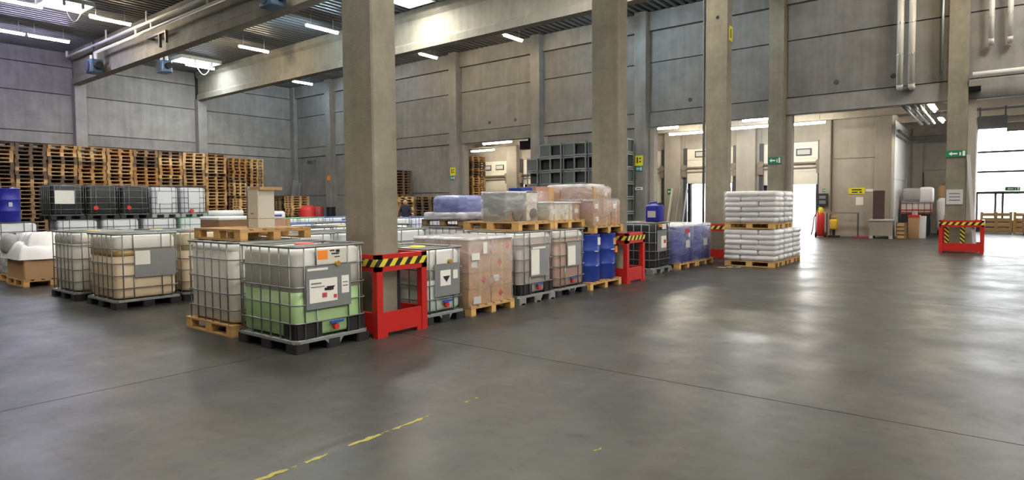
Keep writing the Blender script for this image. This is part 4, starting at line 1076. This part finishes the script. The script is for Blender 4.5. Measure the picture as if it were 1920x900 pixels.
# ================================================================== PALLET STACKS
WM = ['wood_a', 'wood_b', 'wood_c', 'wood_d', 'wood_e']
rp = random.Random(21)
hidden = MB()
def NTH(i): return 'topmost one' if i == 1 else '%d%s' % (i, 'th' if 10 <= i % 100 <= 20 else {1: 'st', 2: 'nd', 3: 'rd'}.get(i % 10, 'th'))
def stack(x, y, n, rz, label, group, mats=WM, zmin=0, Wd=.8, q=1.0):
    """every pallet that shows is an object; the ones buried behind the tanks are gathered below"""
    base = rp.choice(mats)
    for k in range(n):
        z = .1445*k*q
        dx, dy = rp.uniform(-.03, .03), rp.uniform(-.03, .03)
        if z < zmin:
            c, s = math.cos(rz), math.sin(rz)
            for _, _, b in pallet_pieces(1.2, Wd, q):
                mb = MB().box(*b)
                hidden.add([(x+dx+c*p-s*q, y+dy+s*p+c*q, r+z) for p, q, r in mb.v], mb.f)
            continue
        if rp.random() < .55: base = rp.choice(mats)
        o = link('wooden_pallet', pallet_mesh(base, 1.2, Wd, q), None, (x+dx, y+dy, z), rz+rp.uniform(-.012, .012))
        tag(o, label.replace('pallet', 'pallet, topmost,' if k == n-1 else 'pallet, %s from the top,' % NTH(n-k), 1), 'pallet', group)
ORD = ['first', 'second', 'third', 'fourth', 'fifth', 'sixth', 'seventh', 'eighth', 'ninth', 'tenth', 'eleventh']
cy = [7.85+1.245*k for k in range(9)]
for k, y in enumerate(cy):
    zmin = 2.3 if 8.5 < y < 16.5 else 1.0
    stack(-36.03, y, 25, PI/2, 'wooden pallet in the %s tall stack at the left wall' % ORD[k], 'left wall pallets, %s stack' % ORD[k], zmin=zmin, q=1.27)
stack(-35.75, 18.98, 24, 0, 'wooden pallet in the tenth stack at the left wall', 'left wall pallets, tenth stack', zmin=1.0, q=1.27)
stack(-35.7, 20.02, 24, .05, 'wooden pallet in the last stack at the left wall', 'left wall pallets, last stack', zmin=1.0, q=1.27)
stack(-34.6, 19.0, 14, PI/2, 'pale new pallet in the low stack before the last stacks', 'low pale pallet stack', ['wood_new'], zmin=1.0)
stack(-33.6, 21.7, 15, PI/2, 'pale pallet in the stack by the metal sheets', 'corner pale pallets', ['wood_new', 'wood_c'], zmin=.9)
stack(-34.9, 21.7, 15, PI/2, 'dark pallet in the stack left of the corner pale pallets', 'corner dark pallets', ['wood_d', 'wood_b'], zmin=.9)
stack(-26.2, 23.0, 15, 0, 'yellowish pallet in the left low stack against the back wall', 'back wall pallets, left stack', ['wood_new', 'wood_c'], zmin=.9)
stack(-24.93, 23.05, 14, 0, 'yellowish pallet in the middle low stack against the back wall', 'back wall pallets, middle stack', ['wood_new', 'wood_a'], zmin=.9)
stack(-23.66, 23.0, 14, 0, 'brown pallet in the right low stack against the back wall', 'back wall pallets, right stack', ['wood_b', 'wood_d'], zmin=.9)
stack(-25.35, 28.6, 31, PI/2, 'orange brown pallet in the left dock opening stack', 'dock pallet stack', ['wood_e', 'wood_a', 'wood_d'], zmin=1.3)
for y in [q_ for q_ in cy if min(abs(q_-11.6), abs(q_-17.75)) > .5]+[19.1, 20.35]:  # back row of pallets added so the gaps in the front stacks turn dark
    stack(-36.9, y, 24, PI/2, '', '', zmin=99, q=1.27)
h = part('hidden_pallets', hidden, 'wood_b'); tag(h, 'lower wooden pallets buried behind the tanks, and an added back row darkening the gaps', 'pallet', kind='stuff')
# grey steel crates
def crate_mesh(key, w=.6, d=.6, hh=.6, closed=False):
    f = MB(); q = .045
    for x in (-w/2+q/2, w/2-q/2):
        for y in (-d/2+q/2, d/2-q/2): f.box(x-q/2, x+q/2, y-q/2, y+q/2, 0, hh)
    for z in (.05, hh-.03):
        for y in (-d/2+q/2, d/2-q/2): f.box(-w/2, w/2, y-q/2, y+q/2, z-.03, z+.03)
        for x in (-w/2+q/2, w/2-q/2): f.box(x-q/2, x+q/2, -d/2, d/2, z-.03, z+.03)
    i_ = MB().box(-w/2+.06, w/2-.06, -d/2+(.02 if closed else .2), d/2-.03, .09, hh-.07)
    return f.mesh('frame', 'steel_grey'), i_.mesh('panel', 'inside_dark' if not closed else 'steel_dark')
mat('steel_dark', (84, 90, 88), .6, metal=.3, var=.08)
CR = [crate_mesh(0), crate_mesh(1, closed=True)]
for i in range(8):
    for k in range(7):
        x = -16.55+.625*i; z = .605*k
        if k == 6 and i in (0,): continue
        fr, pn = CR[(i+k) % 2 if i not in (2, 4) else 0]
        t = thing('steel_crate', 'grey steel crate, %s from the floor, %s column of the crate wall' % ('lowest' if k == 0 else NTH(k+1), ORD[i]), 'crate', (x, 22.9+(.12 if i % 2 else 0), z), 0, 'grey steel crates, %s column' % ORD[i])
        link('frame', fr, t); link('panel', pn, t)
for k in range(9):
    o = link('wooden_pallet', pallet_mesh('wood_d', 1.2, .8), None, (-25.85, 22.97, .1445*(15+k)), PI/2)
    tag(o, 'dark pallet, %s of nine from the top, narrow stack above the back wall pallets' % ('topmost' if k == 8 else NTH(9-k)), 'pallet', 'dark pallets on the left back wall stack')

# ================================================================== CORNER AND DOCK ITEMS
t = thing('metal_sheets', 'long metal sheets leaning in the far left corner', 'metal sheet', (-36.4, 23.3, 0))
part('sheet', MB().bar((.35, -.5, 0), (.0, .15, 3.25), .38, .03), 'galv', t); part('sheet', MB().bar((.75, -.45, 0), (.5, .15, 3.1), .16, .04), 'plate', t); part('sheet', MB().bar((1.0, -.4, 0), (.75, .15, 2.9), .06, .06), 'steel_grey', t)
t = thing('red_barrel', 'red covered barrel in the far left corner', 'barrel', (-32.3, 21.6, 0)); part('body', MB().lathe([(.48, 0), (.5, .05), (.5, 1.3), (.46, 1.4), (.3, 1.58), (.05, 1.62)], 18), 'red_cap', t, True); part('dark_side', MB().lathe([(.25, 0), (.27, 1.5), (.2, 1.55), (.02, 1.55)], 14, (.55, .35)), 'red_dark', t, True)
t = thing('black_bin', 'slim black bin by the far left back pilaster', 'bin', (-32.3, 23.2, 0)); part('body', MB().rbox(-.22, .22, -.2, .2, 0, 1.45, .06, .05), 'black', t, True); part('lid', MB().rbox(-.24, .24, -.22, .22, 1.42, 1.5, .06, .03), 'black_plastic', t, True)
t = thing('hose_reel', 'small grey hose ring on the corner wall', 'hose', (-33.7, 23.35, 1.3)); part('ring', MB().tube([(.3*math.cos(2*PI*k/16), 0, .3*math.sin(2*PI*k/16)) for k in range(16)], .03, 6, True), 'steel_grey', t, True); part('post', B(-.03, .03, .0, .06, -1.3, -.25), 'steel_grey', t)
t = thing('wall_camera', 'small dark camera on an arm on the far left back wall', 'camera', (-34.9, 23.98, 4.4)); part('arm', MB().tube([(0, 0, .1), (-.05, -.35, 0)], .03), 'frame_dark', t); part('body', MB().rbox(-.25, .12, -.5, -.3, -.12, .08, .04, .03), 'frame_dark', t, True)

# red gas bottle trolley by the open dock door
t = thing('fire_extinguisher', 'large red fire extinguisher with a yellow top by the open dock door', 'extinguisher', (-6.35, 30.7, 0))
part('body', MB().lathe([(.14, .06), (.17, .1), (.17, 1.0), (.12, 1.12), (.05, 1.16)], 18), 'red_cap', t, True); part('collar', MB().lathe([(.11, 1.08), (.14, 1.12), (.1, 1.3), (.03, 1.36)], 14), 'yellow_cap', t, True)
part('hose', MB().tube([(-.05, -.05, 1.3), (-.25, -.1, .9), (-.3, -.1, .4), (-.36, -.1, .1)], .03, 6), 'red_dark', t, True); part('wheel', MB().cyl((0, .12), .12, -.22, -.17, 14, 'x'), 'black', t); part('wheel', MB().cyl((0, .12), .12, .17, .22, 14, 'x'), 'black', t)
t = thing('control_box', 'black dock control box on the pier right of the open door', 'control box', (-6.45, YD-.31, 1.72)); part('box', B(-.2, .2, -.2, 0, -.3, .26), 'black_plastic', t); part('screen', B(-.14, .14, -.21, -.2, .02, .16), 'steel_grey', t); part('screen', B(-.14, .14, -.21, -.2, -.22, -.06), 'steel_grey', t)
t = thing('steel_barrier', 'grey steel tube barrier frame on the dock floor', 'barrier', (-5.6, 31.5, 0))
for x in (-.65, .62): part('post', B(x-.03, x+.03, -.03, .03, 0, 1.1), 'frame_dark', t)
part('top_rail', B(-.68, .65, -.035, .035, 1.05, 1.12), 'door_grey', t); part('foot', B(-.75, -.3, -.2, .2, 0, .04), 'red_cap', t); part('foot', B(.45, 1.1, -.2, .2, 0, .04), 'red_cap', t)
t = thing('yellow_pump', 'yellow floor pump machine under the steel barrier', 'machine', (-5.85, 30.95, 0)); part('motor', MB().rbox(-.16, .16, -.18, .18, .35, .8, .08, .06), 'yellow_machine', t, True); part('base', B(-.2, .22, -.2, .2, 0, .08), 'black', t); part('leg', MB().bar((0, 0, .05), (0, 0, .4), .1, .1), 'black', t); part('grip', MB().tube([(-.1, 0, .78), (-.1, 0, .95), (.12, 0, .95), (.12, 0, .78)], .025), 'yellow_machine', t, True)
t = thing('grey_bin', 'pale grey steel container box against the dock pier', 'container', (-3.98, 31.1, 0)); part('body', B(-.45, .42, -.35, .35, .12, .8), 'concrete_dock', t); part('rim', B(-.48, .45, -.38, .38, .76, .82), 'paper_grey', t)
for x in (-.38, .35): part('runner', B(x-.07, x+.07, -.35, .35, 0, .12), 'paper_grey', t)
t = thing('brown_board', 'tall dark brown board standing on the grey container', 'board', (-4.15, 31.25, .82)); part('board', B(-.22, .2, -.03, .03, 0, 1.25), 'brown_board', t); part('edge', B(.2, .23, -.03, .03, 0, 1.25), 'wood_d', t)
t = thing('wood_crate', 'small timber crate right of the grey container', 'crate', (-3.28, 31.2, 0))
for k in range(4): part('slat', B(-.17, .17, -.3, .3, .02+.17*k, .15+.17*k), 'wood_c', t)
part('post', B(-.18, -.13, -.31, .31, 0, .68), 'wood_b', t); part('post', B(.13, .18, -.31, .31, 0, .68), 'wood_b', t)
t = thing('wrapped_tank', 'red framed tank with a wrapped bundle on top in the dock niche', 'tank', (-3.0, 34.3, 0))
part('stand', B(-.6, .5, -.5, .5, 0, 1.0), 'inside_dark', t); cg = part('bottle', MB().rbox(-.6, .55, -.5, .5, 1.05, 1.55, .08, .06), 'hdpe', t, True)
for z in (1.07, 1.2, 1.52): part('frame_rail', MB().tube(rrect(.6, .53, .08, z), .02, 5, True), 'guard_red' if z < 1.3 else 'steel_grey', t, True)
for k in range(6): part('frame_post', B(-.6+.23*k-.012, -.6+.23*k+.012, -.54, -.515, 1.05, 1.54), 'red_dark', t)
part('bundle', MB().rbox(-.58, .5, -.45, .45, 1.58, 2.2, .16, .14), 'sack_grey', t, True); part('film_wrap', MB().rbox(.1, .62, -.5, .5, 1.5, 2.24, .15, .12), 'cover_white', t, True)
t = thing('orange_carton', 'orange brown carton with a red lid in front of the red framed tank', 'box', (-2.88, 32.0, 0)); part('body', B(-.22, .18, -.25, .25, 0, .92), 'carton', t); part('lid', B(-.24, .2, -.27, .27, .9, 1.0), 'red_cap', t); part('side', B(.18, .4, -.22, .25, 0, .95), 'cover_white', t); part('bucket', MB().cyl((-.0, 0), .1, 1.0, 1.16, 12), 'paper_grey', t)
t = thing('film_roll', 'tall crumpled white film bundle right of the red framed tank', 'bundle', (-2.02, 34.6, 0)); part('bundle', MB().rbox(-.25, .25, -.3, .3, .2, 1.75, .2, .2), 'cover_white', t, True); part('sheet', MB().rbox(-.1, .4, -.3, .2, .0, 1.1, .15, .15), 'film_thick', t, True); part('blue_bag', MB().rbox(-.05, .35, -.45, -.2, .1, .55, .08, .08), 'blue_handle', t, True)
t = thing('brown_bundle', 'brown paper wrapped bundle beside the far right column', 'bundle', (-1.62, 33.6, 0)); part('lower_bundle', MB().rbox(-.3, .32, -.3, .3, .12, 1.15, .2, .2, puff=.04), 'carton', t, True); part('film', MB().rbox(-.1, .38, -.34, .3, .1, .9, .15, .12), 'film', t, True); part('base', B(-.32, .32, -.3, .3, 0, .12), 'carton_red', t)
t = thing('brown_bundle', 'small brown wrapped bundle high beside the red framed tank', 'bundle', (-2.02, 36.0, 0)); part('bundle', MB().rbox(-.3, .15, -.3, .2, 1.5, 2.35, .15, .15), 'carton', t, True); part('dark_stand', MB().rbox(-.28, .2, -.25, .25, 0, 1.5, .05, .02), 'navy', t, True); part('knot', MB().rbox(-.14, .1, -.1, .1, 2.3, 2.5, .06, .06), 'carton_dark', t, True)
o = part('dark_pole', MB().bar((-2.9, 36.5, 0), (-3.0, 36.85, 3.0), .12, .05), 'black_plastic'); tag(o, 'dark pole leaning on the niche wall above the wrapped bundle', 'pole')
# leaning strip at the far right column
t = thing('metal_strip', 'long pale metal strip leaning on the far right column', 'metal strip', (-.62, 23.9, 0)); part('strip', MB().bar((.06, -.36, .02), (-.16, -.36, 3.0), .09, .09), 'paper_grey', t)
for sx in (-.2, .2):
    part('corner_stripe', B(-1.08+sx-.06, -1.08+sx+.06, YB-.43, YB-.42, .1, .95), 'stripes_col', wb)
# leaning boards by the narrow dock door
for k, (x, m_, lb) in enumerate(((-13.85, 'carton_white', 'pale board leaning left of the narrow dock door'), (-13.45, 'door_grey', 'grey board leaning between the pale board and the narrow dock door'), (-13.05, 'frame_dark', 'dark board leaning at the edge of the narrow dock door'))):
    o = part('leaning_board', MB().bar((x, 30.9, 0), (x+.05, 31.55, 2.35), .22, .04), m_); tag(o, lb, 'board', 'boards leaning by the dock door')
# pallets lying at the glazed gate
for i in range(4):
    t = thing('slat_crate', '%s pale slatted wooden crate from the left at the glazed gate' % ORD[i], 'crate', (-.12+1.27*i, 38.4, 0), 0, 'slatted crates at the gate')
    for yy in (-.4, .4):
        for k in range(4): part('slat', B(-.6, .6, yy-.012, yy+.012, .1+.25*k, .24+.25*k), 'wood_new', t)
        for x in (-.56, 0, .56): part('post', B(x-.05, x+.05, yy-.035, yy-.012 if yy < 0 else yy+.035, .0, 1.04), 'wood_new', t)
    part('floor_board', B(-.6, .6, -.38, .38, .08, .1), 'wood_c', t)
    for k in range(3): part('side_slat', B(-.6, -.576, -.4, .4, .1+.3*k, .3+.3*k), 'wood_c', t)
t = thing('carton_box', 'flat brown carton in front of the gate pallets at the right edge', 'box', (1.35, 37.6, 0)); part('body', MB().cbox(-.5, .5, -.3, .3, .1, .95, .01), 'carton', t); part('skid', B(-.45, .45, -.28, .28, 0, .1), 'wood_d', t)

# ================================================================== PERSON
def person(loc, rz, label):
    t = thing('person', label, 'person', loc, rz)
    J = [((0, 0, .98), .15), ((0, 0, 1.2), .15), ((0, .01, 1.42), .17), ((0, .0, 1.55), .07), ((0, -.01, 1.62), .06),
         ((-.19, .0, 1.46), .075), ((-.25, -.02, 1.2), .055), ((-.2, -.22, 1.08), .045), ((.19, .0, 1.46), .075), ((.26, -.06, 1.22), .055), ((.3, -.3, 1.2), .045),
         ((-.1, 0, .9), .11), ((-.11, -.02, .5), .075), ((-.11, .02, .1), .05), ((-.11, -.14, .045), .045),
         ((.1, 0, .9), .11), ((.11, .02, .5), .075), ((.11, .06, .1), .05), ((.11, -.1, .045), .045)]
    E = [(0, 1), (1, 2), (2, 3), (3, 4), (2, 5), (5, 6), (6, 7), (2, 8), (8, 9), (9, 10), (0, 11), (11, 12), (12, 13), (13, 14), (0, 15), (15, 16), (16, 17), (17, 18)]
    me = bpy.data.meshes.new('body'); me.from_pydata([j[0] for j in J], E, [])
    o = link('body', me, t)
    sk = o.modifiers.new('skin', 'SKIN'); sk.use_smooth_shade = True
    for i, j in enumerate(J): me.skin_vertices[0].data[i].radius = (j[1], j[1]*.8 if i < 3 else j[1]); me.skin_vertices[0].data[i].use_root = (i == 0)
    sb = o.modifiers.new('sub', 'SUBSURF'); sb.levels = 2; sb.render_levels = 2
    for n_ in ('navy', 'trousers', 'skin'): me.materials.append(MATS[n_])
    part('head', MB().lathe([(.03, 1.6), (.07, 1.63), (.085, 1.68), (.09, 1.74), (.085, 1.8), (.06, 1.84), (.01, 1.855)], 16), 'skin', t, True)
    part('hair', MB().lathe([(.092, 1.73), (.096, 1.78), (.088, 1.83), (.06, 1.86), (.01, 1.872)], 16, (0, .012)), 'hair', t, True)
    part('nose', MB().rbox(-.014, .014, -.115, -.08, 1.7, 1.745, .008, .008), 'skin', t, True)
    for s in (-1, 1):
        part('ear', MB().rbox(s*.09-.012, s*.09+.012, -.02, .03, 1.7, 1.76, .01, .01), 'skin', t, True)
        part('eye', MB().cyl((s*.033, 1.752), .01, -.094, -.085, 8, 'y'), 'ink', t)
    part('mouth', B(-.025, .025, -.092, -.086, 1.668, 1.674), 'red_dark', t)
    part('trouser_legs', MB().lathe([(.06, .1), (.075, .45), (.1, .8), (.13, .95), (.02, .98)], 14, (-.105, 0)).lathe([(.06, .1), (.075, .45), (.1, .8), (.13, .95), (.02, .98)], 14, (.105, .02)), 'trousers', t, True)
    for hx, hy, hz in ((-.2, -.24, 1.07), (.3, -.33, 1.2)):
        hm = MB().rbox(hx-.04, hx+.04, hy-.08, hy+.02, hz-.018, hz+.018, .015, .012)
        hd = part('hand', hm, 'skin', t, True)
        for q, ln in enumerate((.06, .07, .075, .065)):
            fx = hx-.03+.02*q; part('finger', MB().tube([(fx, hy-.075, hz), (fx, hy-.08-ln*.6, hz-.005), (fx, hy-.08-ln, hz-.025)], .0085, 6), 'skin', hd, True)
        sx = -1 if hx > 0 else 1
        part('thumb', MB().tube([(hx+sx*.035, hy-.02, hz), (hx+sx*.06, hy-.05, hz-.005), (hx+sx*.06, hy-.085, hz-.015)], .0095, 6), 'skin', hd, True)
person((-21.2, 19.2, 0), .9, 'person in a dark jacket standing behind the tanks right of the nearest column')
